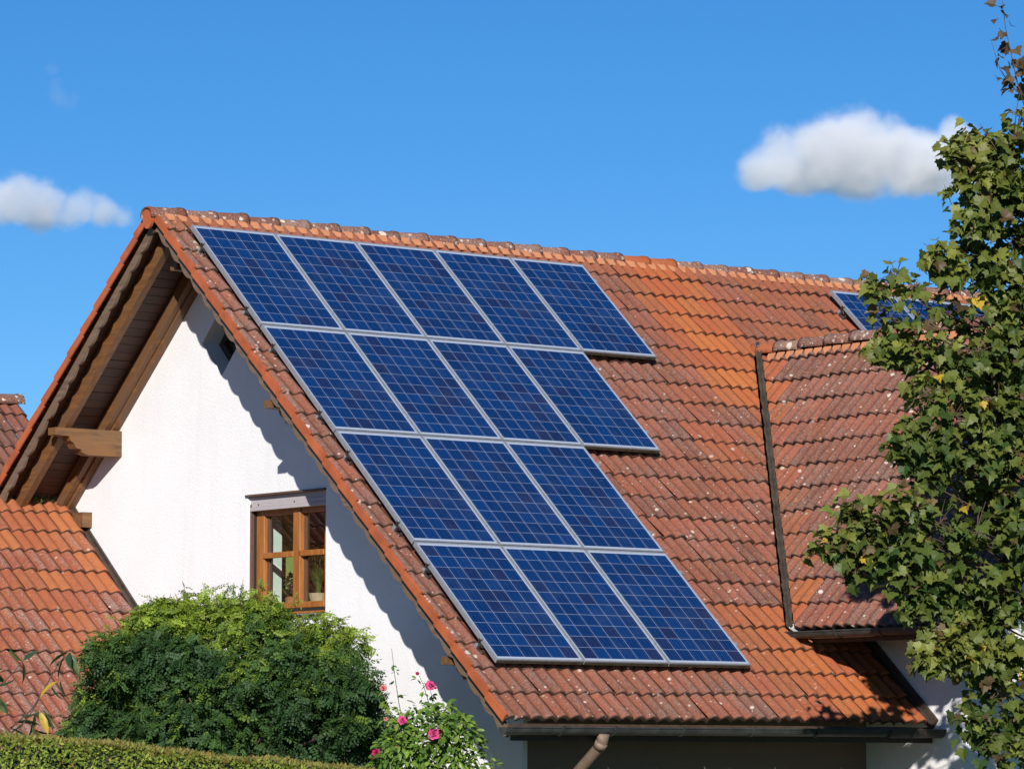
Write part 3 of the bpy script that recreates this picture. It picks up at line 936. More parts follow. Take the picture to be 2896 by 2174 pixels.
# ---- big gable window
def part_box(name, mat, parent, boxes, bev=0.0):
    mb = MB()
    for lo, hi in boxes: mb.box(lo, hi, bev=bev)
    return mb.build(name, M[mat], parent)
F0 = YW+0.085
win = part_box("window", 'window_wood', house, [
    ((0.088, F0, -3.83), (0.225, F0+0.075, -2.842)), ((1.262, F0, -3.83), (1.40, F0+0.075, -2.842)),
    ((0.742, F0-0.012, -3.775), (0.862, F0+0.07, -2.842)),
    ((0.2255, F0+0.001, -3.835), (1.2615, F0+0.07, -3.772)), ((0.2255, F0+0.001, -2.90), (0.7415, F0+0.07, -2.842)), ((0.8625, F0+0.001, -2.90), (1.2615, F0+0.07, -2.842))], 0.006)
win["label"] = "brown wooden casement window with four panes under a grey shutter box"
for i, (x0, x1) in enumerate(((0.226, 0.7415), (0.8625, 1.2615))):
    part_box("glazing_bar", 'window_wood', win, [((x0-(0.012 if i == 0 else 0.02), F0-0.012, -3.325), (x1, F0+0.03, -3.268))], 0.004)
    part_box("sash", 'bronze', win, [((x0, F0+0.04, -3.77), (x0+0.034, F0+0.066, -2.90)), ((x1-0.03, F0+0.04, -3.77), (x1, F0+0.066, -2.90))])
    for z0, z1 in ((-3.772, -3.326), (-3.267, -2.901)):
        mb = MB(); mb.box((x0+0.001, F0+0.048, z0), (x1-0.001, F0+0.052, z1)); mb.build("pane", M['glass'], win)
sb = part_box("shutter_box", 'shutter', win, [((WX0+0.004, YW+0.035, -2.775), (WX1-0.002, YW+0.30, WZ1-0.004)), ((WX0+0.045, YW+0.020, -2.812), (WX1-0.002, YW+0.0345, -2.762)),
     ((WX0+0.03, YW+0.008, -2.848), (WX1-0.002, YW+0.085, -2.8125))], 0.003)
part_box("box_cover_strip", 'bronze', win, [((WX0-0.018, YW-0.022, WZ1-0.022), (WX1+0.002, YW+0.034, WZ1-0.004))])
mb = MB()
for xx in (0.22, 0.84):
    mb.tube([V(xx, YW+0.021, -2.787), V(xx, YW+0.017, -2.787)], 0.009, 8)
mb.build("screw", M['blackgap'], win)
part_box("guide_rail", 'bronze', win, [((WX0+0.002, YW+0.03, -3.86), (WX0+0.034, YW+0.10, -2.78)), ((WX1-0.03, YW+0.03, -3.86), (WX1-0.002, YW+0.10, -2.8485))])
part_box("seal_strip", 'blackgap', win, [((WX0+0.0345, YW+0.06, -3.86), (0.0875, YW+0.15, -2.842)), ((0.10, F0-0.005, -3.868), (1.375, F0+0.06, -3.836))])
part_box("sill", 'blackgap', win, [((WX0+0.002, YW-0.045, -3.935), (WX1-0.002, YW+0.20, -3.905))], 0.004)
part_box("sill_board", 'window_wood', win, [((0.10, YW+0.03, -3.893), (1.374, F0+0.02, -3.870))], 0.003)
# room behind
mb = MB(); mb.box((-0.02, YW+0.17, -3.83), (1.6, YW+0.42, -3.80)); mb.build("inner_sill", M['room_white'], house)
mb = MB(); mb.box((0.10, YW+0.162, -3.80), (0.14, YW+0.36, -2.70)); mb.build("inner_reveal", M['room_white'], house)
mb = MB(); mb.box((-1.0, 1.28, -4.3), (0.17, 1.32, -2.6)); mb.build("green_room_wall", M['room_green'], house)
mb = MB()
x0, x1, y0, y1, z0, z1 = -1.1, 2.2, YW+0.302, 3.3, -4.6, -2.5
P8 = [V(x, y, z) for x in (x0, x1) for y in (y0, y1) for z in (z0, z1)]
mb.add(P8, [(0, 1, 3, 2), (4, 6, 7, 5), (2, 3, 7, 6), (0, 4, 5, 1), (0, 2, 6, 4), (1, 5, 7, 3)][0:3] + [(0, 2, 6, 4), (1, 5, 7, 3)])
mb.build("room_shell", M['room_dark'], house)

# ---- small square attic window set on its corner
dc = V(DXC, 0, DZC)
ax1, ax2 = V(1, 0, 1).normalized(), V(1, 0, -1).normalized()
hl = DH/math.sqrt(2)
mb = MB(); yf = YW+0.20
for a, b in ((ax1, ax2), (ax2, ax1)):
    for sg in (-1, 1):
        cc = V(DXC, yf+0.03, DZC) + a*sg*(hl-0.034)
        ln = hl-0.002 if a is ax1 else hl-0.069
        mb.obox(cc, (a, b, V(0, 1, 0)), (0.033, ln, 0.03), bev=0.004)
aw = mb.build("attic_window", M['darkwood'], house)
aw["label"] = "small dark square window set on its corner in the gable"
mb = MB(); mb.obox(V(DXC, yf+0.035, DZC), (ax1, ax2, V(0, 1, 0)), (hl-0.067, hl-0.067, 0.003)); mb.build("pane", M['glass'], aw)
mb = MB(); mb.obox(V(DXC, yf+0.30, DZC), (ax1, ax2, V(0, 1, 0)), (hl+0.1, hl+0.1, 0.01)); mb.build("room_shell", M['room_dark'], house)

# ---------------------------------------------------------------- plants on the inner sill
def blade_plant():
    t = thing("potted_grass", "spiky grass-like plant in a cream pot inside the window", "potted plant", (0.90, YW+0.27, -3.80))
    mb = MB()
    b = V(0.90, YW+0.27, -3.80)
    mb.tube([b+V(0, 0, 0.001), b+V(0, 0, 0.10), b+V(0, 0, 0.115)], [0.07, 0.095, 0.098], 16); mb.build("pot", M['cream'], t)
    mb = MB()
    for i in range(170):
        a = rng.random()*6.28; l = 0.26+0.30*rng.random(); bend = 0.2+0.8*rng.random()
        d = V(math.cos(a), math.sin(a)*0.55, 0); p = b+V(0, 0, 0.11)+d*0.03; vs = []
        wv = V(-d.y, d.x, 0)*0.004
        for k in range(5):
            u = k/4
            q = p + d*(l*bend*u*u*0.75) + V(0, 0, l*(u-0.35*bend*u*u))
            q.y = max(q.y, F0+0.075)
            w = wv*(1-u*0.9); vs += [q-w, q+w]
        fs = [(2*k, 2*k+1, 2*k+3, 2*k+2) for k in range(4)]
        g = rng.random()
        mb.add(vs, fs, (0.10+0.12*g, 0.15+0.08*g, 0.04, 1))
    mb.build("foliage", M['leafrose'], t)
blade_plant()
def pot_plant():
    b = V(0.34, YW+0.36, -3.80)
    t = thing("potted_plant", "bushy brownish plant in a terracotta pot inside the window", "potted plant", b)
    mb = MB(); mb.tube([b+V(0, 0, 0.001), b+V(0, 0, 0.09), b+V(0, 0, 0.10)], [0.055, 0.075, 0.08], 16); mb.build("pot", M['terracotta'], t)
    mb = MB()
    for i in range(150):
        u = Vector((rng.gauss(0, 1), rng.gauss(0, 0.6), rng.gauss(0, 1))).normalized()*rng.random()**0.5
        c = b+V(0, 0.02, 0.21)+V(u.x*0.17, u.y*0.10, u.z*0.13)
        c.y = max(c.y, F0+0.10)
        a = Vector((rng.gauss(0, 1), rng.gauss(0, 1), rng.gauss(0, 1))).normalized(); bb = a.orthogonal().normalized()
        r = 0.022+0.018*rng.random()
        mb.add([c-a*r, c+bb*r*0.6, c+a*r, c-bb*r*0.6], [(0, 1, 2, 3)], (0.07, 0.055, 0.02, 1))
    mb.build("foliage", M['leafrose'], t)
pot_plant()

# ---------------------------------------------------------------- solar panels
PU, PV = 1.01, 1.67
PWD, PHT, FD, LIP = 0.998, 1.655, 0.046, 0.015
def panel_matrix(u, s):
    """local x along the ridge, y up the slope, z out of the roof; origin at the panel's middle, back plane"""
    o = V(0, u+PWD/2, 0) + MR['S']*(s+PHT/2) - MR['N']*FD
    X, Y, Z = MR['U'], -MR['S'], MR['N']
    return Matrix(((X.x, Y.x, Z.x, o.x), (X.y, Y.y, Z.y, o.y), (X.z, Y.z, Z.z, o.z), (0, 0, 0, 1)))
ORD = ["first", "second", "third", "fourth", "fifth"]
ROWN = ["top row", "second row", "third row", "bottom row"]
FRAME = CELLS = CLAMP = None
def make_panel(u, s, label, group, right_clamps, left_clamps):
    global FRAME, CELLS, CLAMP
    t = thing("solar_panel", label, "solar panel", group=group, mat=panel_matrix(u, s))
    if FRAME is None:
        w, h = PWD/2, PHT/2
        mb = MB()
        mb.box((-w, -h, 0), (w, -h+LIP, FD), bev=0.0015); mb.box((-w, h-LIP, 0), (w, h, FD), bev=0.0015)
        mb.box((-w, -h+LIP+0.0005, 0), (-w+LIP, h-LIP-0.0005, FD), bev=0.0015); mb.box((w-LIP, -h+LIP+0.0005, 0), (w, h-LIP-0.0005, FD), bev=0.0015)
        f = mb.build("frame", M['alu'], t, local=True)
        mb = MB(); mb.box((-w+0.004, -h-0.0022, 0.001), (w-0.004, -h-0.0003, FD-0.013)); e = mb.build("frame_edge", M['alu_dirty'], f, local=True)
        mb = MB(); mb.box((-w+LIP-0.002, -h+LIP-0.002, FD-0.010), (w-LIP+0.002, h-LIP+0.002, FD-0.004)); c = mb.build("cell_sheet", M['cells'], t, local=True)
        mb = MB()
        mb.box((-0.017, -0.025, FD-0.01), (0.017, 0.025, FD+0.005), bev=0.002); mb.tube([V(0, 0, FD+0.004), V(0, 0, FD+0.011)], 0.008, 6)
        cl = mb.build("clamp", M['alu'], t, local=True)
        FRAME, CELLS, CLAMP = (f, e), c, cl
        first = True
    else:
        f = FRAME[0].copy(); COL.objects.link(f); f.parent = t
        e = FRAME[1].copy(); COL.objects.link(e); e.parent = f
        c = CELLS.copy(); COL.objects.link(c); c.parent = t
        first = False
    for xs, on in ((PWD/2+0.006, right_clamps), (-PWD/2-0.006, left_clamps)):
        if not on: continue
        for yy in (0.53, -0.53):
            if first: k = CLAMP; first = False
            else: k = CLAMP.copy(); COL.objects.link(k); k.parent = t
            k.location = (xs, yy, 0)
    return t
counts = [5, 4, 3, 3]
for r in range(4):
    for c in range(counts[r]):
        edge = "beside the gable verge" if c == 0 else ("at the free right end" if c == counts[r]-1 else "inside the array")
        make_panel(c*PU+0.004, r*PV+0.004, "blue solar panel, %s from the verge in the %s, %s" % (ORD[c], ROWN[r], edge),
                   "solar panels of the large array on the main roof", True, c == 0)
for c in range(3):
    make_panel(8.667+c*PU, 0.012, "blue solar panel of the separate array half behind the maple, %s from its left end" % ORD[c], "solar panels half hidden by the maple", True, c == 0)

# mounting rails with roof hooks showing at the verge side
def rail(u0, u1, s, label, group):
    o = pt(MR, u0, s, 0)
    t = thing("mounting_rail", label, "rail", o, group)
    top = 0.11-FD-0.001
    mb = MB(); mb.obox(pt(MR, (u0+u1)/2, s, top-0.018), (MR['U'], MR['S'], MR['N']), ((u1-u0)/2, 0.019, 0.017), bev=0.003)
    mb.build("rail_bar", M['alu'], t)
    mb = MB()
    a = u0+0.012
    mb.obox(pt(MR, a, s+0.035, 0.055), (MR['U'], MR['S'], MR['N']), (0.012, 0.010, 0.040), bev=0.003)
    mb.obox(pt(MR, a, s+0.075, 0.032), (MR['U'], MR['S'], MR['N']), (0.013, 0.045, 0.008), bev=0.003)
    mb.obox(pt(MR, a, s+0.118, 0.058), (MR['U'], MR['S'], MR['N']), (0.011, 0.009, 0.024), bev=0.003)
    mb.tube([pt(MR, a, s+0.005, 0.09), pt(MR, a, s+0.005, 0.125)], 0.011, 6)
    mb.build("roof_hook", M['hook'], t)
for r in range(4):
    for q, yy in enumerate((0.53, -0.53)):
        s = r*PV+0.004+PHT/2-yy
        rail(-0.022, counts[r]*PU-0.03, s, "grey %s mounting rail with roof hook under the %s of panels" % (("upper", "lower")[q], ROWN[r]), "mounting rails under the large solar array")
rail(8.63, 11.68, 0.012+PHT/2-0.53, "grey mounting rail end under the solar array half behind the maple", None)

# ---------------------------------------------------------------- annex in front of the gable, left
annex = thing("annex", "low annex with bright orange pantile roof butting against the white gable", "annex", (-3.5, -3.0, GROUND))
TA = math.radians(41.0); ca, sa_ = math.cos(TA), math.sin(TA)
AX, AZ = -3.50, -2.47
AF = dict(O=V(AX, 0, AZ), U=V(0, 1, 0), S=V(ca, 0, -sa_), N=V(sa_, 0, ca))
AB = dict(O=V(AX, 0, AZ), U=V(0, 1, 0), S=V(-ca, 0, -sa_), N=V(-sa_, 0, ca))
def new_annex(u, s, rg):
    g = 0.82 - 0.16*max(0, s-0.6) - 0.12*max(0, -u) + rg.normal(0, 0.24)
    if s > 2.6: g -= 0.25
    return float(min(1, max(0.12, g)))
al = [0.40+GA*k for k in range(14)]
ua = YW-0.05-TW*30
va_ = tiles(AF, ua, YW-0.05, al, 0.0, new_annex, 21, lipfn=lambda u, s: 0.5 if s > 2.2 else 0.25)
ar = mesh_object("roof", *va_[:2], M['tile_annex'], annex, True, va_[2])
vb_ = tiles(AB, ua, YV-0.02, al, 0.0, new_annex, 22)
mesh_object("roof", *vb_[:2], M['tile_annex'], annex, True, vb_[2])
ridge_run(AF, (AX, YW-0.12, AZ-0.035), (AX, ua, AZ-0.035), ar, 19, 0.105, seed=9, newf=lambda i, rg: 0.45+0.4*rg.random())
mb = MB()
q = [pt(AF, YW-0.003, 0.05, -0.03), pt(AF, YW-0.003, 4.9, -0.03), pt(AF, YW-0.003, 4.9, 0.075), pt(AF, YW-0.003, 0.05, 0.075)]
mb.prism(q, (0, -0.02, 0))
q = [pt(AF, YW-0.024, 0.05, 0.036), pt(AF, YW-0.024, 4.9, 0.036), pt(AF, YW-0.064, 4.9, 0.030), pt(AF, YW-0.064, 0.05, 0.030)]
mb.prism(q, AF['N']*0.006)
mb.build("wall_flashing", M['gutter_brown'], annex)
mb = MB()
mb.box((-0.35, ua+0.2, GROUND), (-0.15, YW-0.002, AZ-2.86))
q = [(-0.35, ua+0.2, GROUND), (-6.6, ua+0.2, GROUND), (-6.6, ua+0.2, AZ-2.86), (AX, ua+0.2, AZ-0.12), (-0.35, ua+0.2, AZ-2.86)]
mb.prism([V(*p) for p in q], (0, 0.2, 0))
mb.build("wall", M['stucco_wing'], annex)
mb = MB()
for k in range(40):
    p = pt(AF, YW-0.12-0.35*rng.random(), 0.02+0.28*rng.random(), 0.05)
    for j in range(5):
        a = Vector((rng.gauss(0, 1), rng.gauss(0, 1), abs(rng.gauss(0, 1)))).normalized(); b = a.orthogonal().normalized(); r = 0.015+0.02*rng.random()
        c = p+V(rng.gauss(0, .02), rng.gauss(0, .02), rng.random()*.03)
        mb.add([c-b*r*.4, c+a*r*2, c+b*r*.4], [(0, 1, 2)], (0.10, 0.11, 0.03, 1))
tag(mb.build("moss", M['leafhedge']), "patch of green moss growing at the top of the annex roof under the eaves", "moss", kind="stuff")

# ---------------------------------------------------------------- neighbour's roof far left
e = at(36, 846, 55)
nb = thing("neighbour_house", "neighbouring house at the far left with dark weathered tile roof", "house", (e.x-3, e.y-4, GROUND))
NF = dict(O=V(e.x, 0, e.z-0.15), U=V(0, 1, 0), S=V(ca, 0, -sa_), N=V(sa_, 0, ca))
NBK = dict(O=V(e.x, 0, e.z-0.15), U=V(0, 1, 0), S=V(-ca, 0, -sa_), N=V(-sa_, 0, ca))
sc = 1.18
nl = [0.34+GA*sc*k for k in range(14)]
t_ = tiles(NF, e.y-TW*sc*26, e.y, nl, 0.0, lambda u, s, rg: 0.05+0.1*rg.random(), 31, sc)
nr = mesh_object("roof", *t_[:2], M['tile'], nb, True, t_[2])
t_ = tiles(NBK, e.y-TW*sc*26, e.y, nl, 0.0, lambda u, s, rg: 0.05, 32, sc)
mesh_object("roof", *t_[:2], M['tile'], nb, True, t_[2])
ridge_run(NF, (e.x, e.y+0.05, e.z-0.16), (e.x, e.y-9.0, e.z-0.16), nr, 18, 0.15, seed=12)
mb = MB()
q = [(e.x+4.0, e.y-0.3, GROUND), (e.x-4.0, e.y-0.3, GROUND), (e.x-4.0, e.y-0.3, e.z-3.75), (e.x, e.y-0.3, e.z-0.30), (e.x+4.0, e.y-0.3, e.z-3.75)]
mb.prism([V(*p) for p in q], (0, -8.4, 0)); mb.build("wall", M['stucco_wing'], nb)

# ---------------------------------------------------------------- foliage tools
def frames(nrm, tip):
    """orthonormal frames with z = normal and y ~ tip direction"""
    z = nrm/np.linalg.norm(nrm, axis=1, keepdims=True)
    y = tip - (tip*z).sum(1, keepdims=True)*z
    y /= np.maximum(np.linalg.norm(y, axis=1, keepdims=True), 1e-6)
    x = np.cross(y, z)
    return np.stack([x, y, z], axis=2)
SUNV = np.array(SUN_DIR)
def rnd_unit(n):
    v = nrg.normal(size=(n, 3)); return v/np.linalg.norm(v, axis=1, keepdims=True)

# maple leaf: five pointed lobes, slightly folded and cupped
half = [(0.0, 0.0), (0.12, -0.06), (0.34, -0.10), (0.34, 0.03), (0.42, 0.10), (0.60, 0.16), (0.53, 0.25), (0.57, 0.46), (0.40, 0.46), (0.29, 0.54), (0.27, 0.67), (0.13, 0.70), (0.0, 0.98)]
outl = half + [(-x, y) for x, y in half[-2:0:-1]]
def cupped(x, y): return (x, y, abs(x)*0.30 - 0.25*(y-0.35)**2 - 0.12*x*x)
MLV = [cupped(0, 0.30)] + [cupped(x, y) for x, y in outl]
nO = len(outl)
MLF = [(0, i+1, (i+1) % nO+1) for i in range(nO)]
MLV = np.array(MLV); MLV[:, 2] *= 1.5

def maple_leaves(pos, outward, size, cols, droop=0.5):
    n = len(pos)
    up = np.array([0, 0, 1.0])
    nrm = outward*0.5 + up*0.5 + SUNV*0.45 + rnd_unit(n)*0.85
    tip = outward*0.7 - up*droop + rnd_unit(n)*0.6
    Fm = frames(nrm, tip)*size[:, None, None]
    # curl variation
    return scatter(MLV, MLF, Fm, pos, cols)

def maple_cols(n, young):  # young is leaf yellowness, with the crown's painted light and depth included
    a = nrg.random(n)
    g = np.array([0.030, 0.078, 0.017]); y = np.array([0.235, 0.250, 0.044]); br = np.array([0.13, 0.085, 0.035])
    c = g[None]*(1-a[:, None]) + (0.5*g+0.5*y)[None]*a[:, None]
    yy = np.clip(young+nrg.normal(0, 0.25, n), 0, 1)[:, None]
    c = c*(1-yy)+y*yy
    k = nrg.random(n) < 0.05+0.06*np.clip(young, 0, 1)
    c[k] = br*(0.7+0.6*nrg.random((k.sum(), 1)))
    k = nrg.random(n) < 0.006
    c[k] = np.array([0.55, 0.38, 0.04])
    c *= (0.8+0.4*nrg.random((n, 1)))
    return np.concatenate([c, np.ones((n, 1))], 1)

# ---------------------------------------------------------------- maple tree, right
TD = 34.2
base = at(2520, 1900, TD+0.6); base.z = GROUND
maple = thing("maple_tree", "maple tree with dense lobed green leaves standing before the side wing", "tree", base)
trunk_top = at(2440, 60, TD+0.4)
tp = [base, base.lerp(trunk_top, 0.2)+V(0.06, 0.05, 0), base.lerp(trunk_top, 0.4)+V(-0.05, 0.03, 0), base.lerp(trunk_top, 0.6)+V(0.03, -0.03, 0), base.lerp(trunk_top, 0.8), trunk_top]
mbT = MB(); mbT.tube(tp, [0.19, 0.15, 0.12, 0.09, 0.055, 0.02], 12); trunk = mbT.build("trunk", M['bark'], maple, True)
# clumps: (x, y, radius) in the photo's view, depth offset, yellowness
CL = [(2165, 330, 55, 0.0, .55), (2200, 270, 45, .1, .6), (2080, 345, 36, -.2, .65), (2100, 400, 45, -.2, .6), (2160, 420, 70, 0, .45), (2115, 470, 48, -.3, .5), (2190, 520, 75, .2, .3),
      (2100, 545, 42, -.1, .5), (2140, 590, 55, 0, .3), (2030, 560, 34, -.4, .6), (2060, 590, 30, -.3, .5), (1935, 600, 40, -.6, .65), (1975, 625, 34, -.5, .6), (1900, 625, 28, -.6, .6), (1925, 690, 34, -.6, .55), (1985, 700, 50, -.4, .45),
      (2050, 680, 55, -.2, .3), (2130, 680, 75, .1, .2), (1930, 760, 42, -.5, .5), (2010, 780, 65, -.3, .4), (2090, 800, 80, 0, .25), (2170, 790, 75, .2, .2),
      (2000, 860, 50, -.5, .4), (2060, 900, 75, -.3, .4), (2150, 920, 90, 0, .25), (1985, 940, 48, -.4, .25), (2030, 990, 50, -.4, .2), (1950, 985, 36, -.5, .05), (2000, 1040, 46, -.4, .05), (2090, 1010, 75, -.2, .25), (2170, 1060, 80, 0, .2),
      (1845, 1110, 34, -1.0, .55), (1900, 1120, 45, -.9, .4), (1960, 1110, 55, -.7, .3), (1790, 1180, 30, -1.1, .5), (1835, 1190, 38, -1.0, .35), (1890, 1190, 50, -.9, .25), (1950, 1190, 60, -.7, .2), (2030, 1130, 70, -.4, .3), (2110, 1150, 85, -.2, .2), (2190, 1180, 80, 0, .25),
      (1860, 1230, 26, -.9, .2), (1965, 1260, 46, -.7, .15), (2040, 1240, 70, -.5, .2), (2120, 1270, 80, -.3, .2), (2195, 1290, 70, 0, .25), (1985, 1315, 28, -.6, .1), (2070, 1330, 50, -.4, .2), (2150, 1360, 70, -.1, .2),
      (2010, 1420, 36, -.8, .6), (2060, 1410, 48, -.7, .6), (2110, 1430, 55, -.5, .45), (2170, 1450, 70, -.2, .3), (2030, 1370, 30, -.6, .3), (2140, 1510, 50, -.4, .2), (2190, 1540, 55, -.2, .2), (2105, 1560, 34, -.5, .2), (2130, 1600, 36, -.4, .2), (2200, 1610, 45, -.2, .25), (2170, 1640, 40, -.3, .3),
      (2050, 960, 60, -.2, .3), (2010, 985, 50, -.2, .15), (2075, 850, 60, -.1, .3), (2130, 1000, 70, .1, .25), (2080, 1090, 60, .1, .2), (2150, 1120, 70, .2, .2), (2195, 1000, 70, .2, .25), (2200, 1110, 70, .2, .3), (2200, 880, 60, .2, .3), (2085, 330, 40, 0, .6), (2130, 300, 40, .1, .6), (2185, 640, 70, .2, .3), (2060, 1190, 60, 0, .2), (1985, 1165, 46, -.4, .3), (2195, 700, 60, 0, .3), (2190, 420, 60, .2, .4), (2110, 760, 60, -.2, .3)]
pxm = FPX/TD*2212/2896                                        # photo pixels per metre at the tree
clumps = [(at(x, y, TD+dz*1.0), r/pxm, yl) for x, y, r, dz, yl in CL]
# the rest of the crown, beyond the frame and behind
axis_pts = [(t, base.lerp(trunk_top, t)) for t in (0.35, 0.45, 0.55, 0.65, 0.75, 0.85, 0.95)]
for t, c in axis_pts:
    rad = 1.55*math.sin(math.pi*min(1, (t-0.22)/0.85))**0.7+0.2
    for k in range(11):
        a = k*0.571+t*9
        p = c + V(math.cos(a)*rad*0.8, math.sin(a)*rad*0.8, rng.gauss(0, .25))
        q = RM.transposed() @ (p-CAM_LOC)
        sx = (q.x/-q.z*FPX+1448)*2212/2896; sy = (-q.y/-q.z*FPX+1087)*2212/2896
        if sx < 2235 or (sy < 260 and sx < 2300): continue                               # the photographed side is already placed
        clumps.append((p, 0.36+0.12*rng.random(), .25))
mbB = MB()
Vp, Ff, Cc = [], [], []; bb = 0
allp, allo, alls, ally = [], [], [], []
mbP = MB()
for (c, r, yl) in clumps:
    # a limb from the trunk to the clump
    best = min((i/30 for i in range(6, 30)), key=lambda t: (base.lerp(trunk_top, t)-(c-V(0, 0, 0.45))).length)
    a = base.lerp(trunk_top, max(0.2, best-0.05))
    mid = a.lerp(c, 0.55)+V(0, 0, -0.10)+FW*(0.25+0.3*rng.random())
    mbB.tube([a, a.lerp(mid, 0.5)+V(rng.gauss(0, .04), rng.gauss(0, .04), -0.03), mid, mid.lerp(c, 0.5)+V(rng.gauss(0, .03), rng.gauss(0, .03), 0.03), c], [0.016, 0.012, 0.009, 0.006, 0.004], 6)
    n = int(42+900*r*r*1.28)
    nt_ = 7
    tw = [Vector((rng.gauss(0, 1), rng.gauss(0, 1), rng.gauss(0.25, 0.8))).normalized()*r*(0.65+0.45*rng.random()) for _ in range(nt_)]
    for q in tw: mbB.tube([c, c+q*0.5+V(0, 0, 0.02), c+q], [0.006, 0.004, 0.002], 4, cap=False)
    for _ in range(n):
        if rng.random() < 0.62:
            q = tw[rng.randrange(nt_)]*(0.35+0.75*rng.random()) + Vector((rng.gauss(0, 1), rng.gauss(0, 1), rng.gauss(0, 1)))*0.055
        else:
            q = Vector((rng.gauss(0, 1), rng.gauss(0, 1), rng.gauss(0, 1))).normalized()*r*(rng.random()**0.45)
        allp.append(c+q); o_ = (q.normalized() if q.length > 1e-4 else V(0, 0, 1)); allo.append(o_)
        alls.append(0.066+0.072*rng.random()); ally.append(yl*1.15 + 0.32*(q.z/max(r, .01)) - 0.45*(1-min(1, q.length/r)) - 0.05)  # yellower tops and darker clump insides paint light and depth into the leaves
# leading shoot at the top and single leaves on bare twigs
def shoot(pts, nl, yl, size=0.085, w=0.006):
    P = [at(x, y, TD-0.1) for x, y in pts]
    mbB.tube(P, [w*(1-0.6*i/(len(P)-1)) for i in range(len(P))], 5)
    for i in range(nl):
        t = 0.12+0.85*(i+0.5*rng.random())/nl
        k = t*(len(P)-1); j = min(int(k), len(P)-2); p = P[j].lerp(P[j+1], k-j)
        q = Vector((rng.gauss(0, 1), rng.gauss(0, 1), rng.gauss(-0.2, 0.6))).normalized()
        allp.append(p+q*(0.03+0.07*rng.random())); allo.append(q); alls.append(size*(0.75+0.5*rng.random())); ally.append(yl)
shoot([(2215, 235), (2198, 180), (2185, 120), (2172, 60), (2164, -8)], 22, .8, 0.095)
shoot([(2205, 205), (2180, 180), (2160, 150), (2142, 92)], 12, .85, 0.085)
shoot([(2230, 190), (2215, 150), (2200, 125)], 12, .85, 0.09)
shoot([(2225, 290), (2210, 255), (2178, 234)], 3, .6)
shoot([(2170, 350), (2150, 320), (2117, 268)], 2, .5)
shoot([(2100, 350), (2090, 320), (2070, 285)], 4, .6, .06)
shoot([(2060, 575), (2030, 555), (1995, 525)], 6, .6, .07)
shoot([(2190, 300), (2195, 240), (2205, 190)], 14, .6, .09)
shoot([(2020, 800), (1960, 770), (1915, 762)], 8, .55, .08)
shoot([(1990, 900), (1955, 862)], 6, .4, .08)
shoot([(2080, 470), (2055, 440), (2040, 400)], 8, .6, .07)
shoot([(2100, 1480), (2040, 1440), (1985, 1432)], 10, .6, .09)
shoot([(2140, 1600), (2100, 1585), (2080, 1560)], 8, .3, .09)
shoot([(1920, 610), (1890, 628), (1872, 610)], 5, .6, .08)
shoot([(1830, 1190), (1790, 1165), (1755, 1172)], 6, .5, .09)
# gaps through which the sun reaches the wing's wall and the lower roof corner
from mathutils import noise as mnoise
def to_px(p):
    q = RM.transposed() @ (p-CAM_LOC)
    return (q.x/-q.z*FPX+1448)*2212/2896, (-q.y/-q.z*FPX+1087)*2212/2896
keep = []
for i, p in enumerate(allp):
    q = p - SUN_DIR*((p.y-YWW)/SUN_DIR.y)
    x, y = to_px(q); ok = True; ox, oy = to_px(p)
    if 1960 < x < 2092 and 1478 < y < 1680 and mnoise.noise(q*2.2) > -0.10 and rng.random() < 0.90: ok = False
    tt = (p-MR['O']).dot(MR['N'])/SUN_DIR.dot(MR['N']); q = p - SUN_DIR*tt
    x, y = to_px(q)
    if 1790 < x < 1995 and 1440 < y < 1550 and rng.random() < 0.9 and not (ox < 2075 and 840 < oy < 1110): ok = False
    if mnoise.noise(p*1.9+Vector((3.1, 0.7, 5.2))) < -0.20 and rng.random() < 0.75 and ox > 1900: ok = False
    if ok: keep.append(i)
allp = [allp[i] for i in keep]; allo = [allo[i] for i in keep]; alls = [alls[i] for i in keep]; ally = [ally[i] for i in keep]
n = len(allp)
P_ = np.array([p[:] for p in allp]); O_ = np.array([o[:] for o in allo]); S_ = np.array(alls); Y_ = np.array(ally)
cols = maple_cols(n, Y_)
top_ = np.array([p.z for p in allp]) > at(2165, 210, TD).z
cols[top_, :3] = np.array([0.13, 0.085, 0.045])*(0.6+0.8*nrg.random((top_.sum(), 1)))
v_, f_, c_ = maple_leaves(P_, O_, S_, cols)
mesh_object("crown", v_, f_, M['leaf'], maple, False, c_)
mbB.build("branch", M['twig'], maple, True)

# ---------------------------------------------------------------- large bush in front of the gable
def pinnate(npair=6, sd=0):
    rj = random.Random(sd)
    v, f = [], []
    for i in range(npair):
        y = 0.12+0.80*i/npair
        for sg in (-1, 1):
            b = len(v); L = 0.27*(1-0.25*abs(i-npair*0.45)/npair)*rj.uniform(0.8, 1.15); w = 0.095*rj.uniform(0.8, 1.1)
            d = np.array([sg*0.93, 0.34+rj.gauss(0, .14), -0.10+rj.gauss(0, .28)]); n_ = np.array([-0.34*sg, 0.93, 0])
            p0 = np.array([0, y, -0.25*y*y]); 
            v += [p0, p0+d*L*0.5-n_*w, p0+d*L, p0+d*L*0.5+n_*w]
            f.append((b, b+1, b+2, b+3))
    b = len(v); p0 = np.array([0, 0.93, -0.21])
    v += [p0, p0+np.array([0.06, 0.11, -.03]), p0+np.array([0, 0.22, -.08]), p0+np.array([-0.06, 0.11, -.03])]; f.append((b, b+1, b+2, b+3))
    b = len(v)
    v += [np.array([-.008, 0, 0]), np.array([.008, 0, 0]), np.array([.006, .93, -.215]), np.array([-.006, .93, -.215])]; f.append((b, b+1, b+2, b+3))
    return np.array(v), f
PNS = [pinnate(n_, k_) for k_, n_ in enumerate((5, 6, 5, 4, 6))]
BD = 35.9
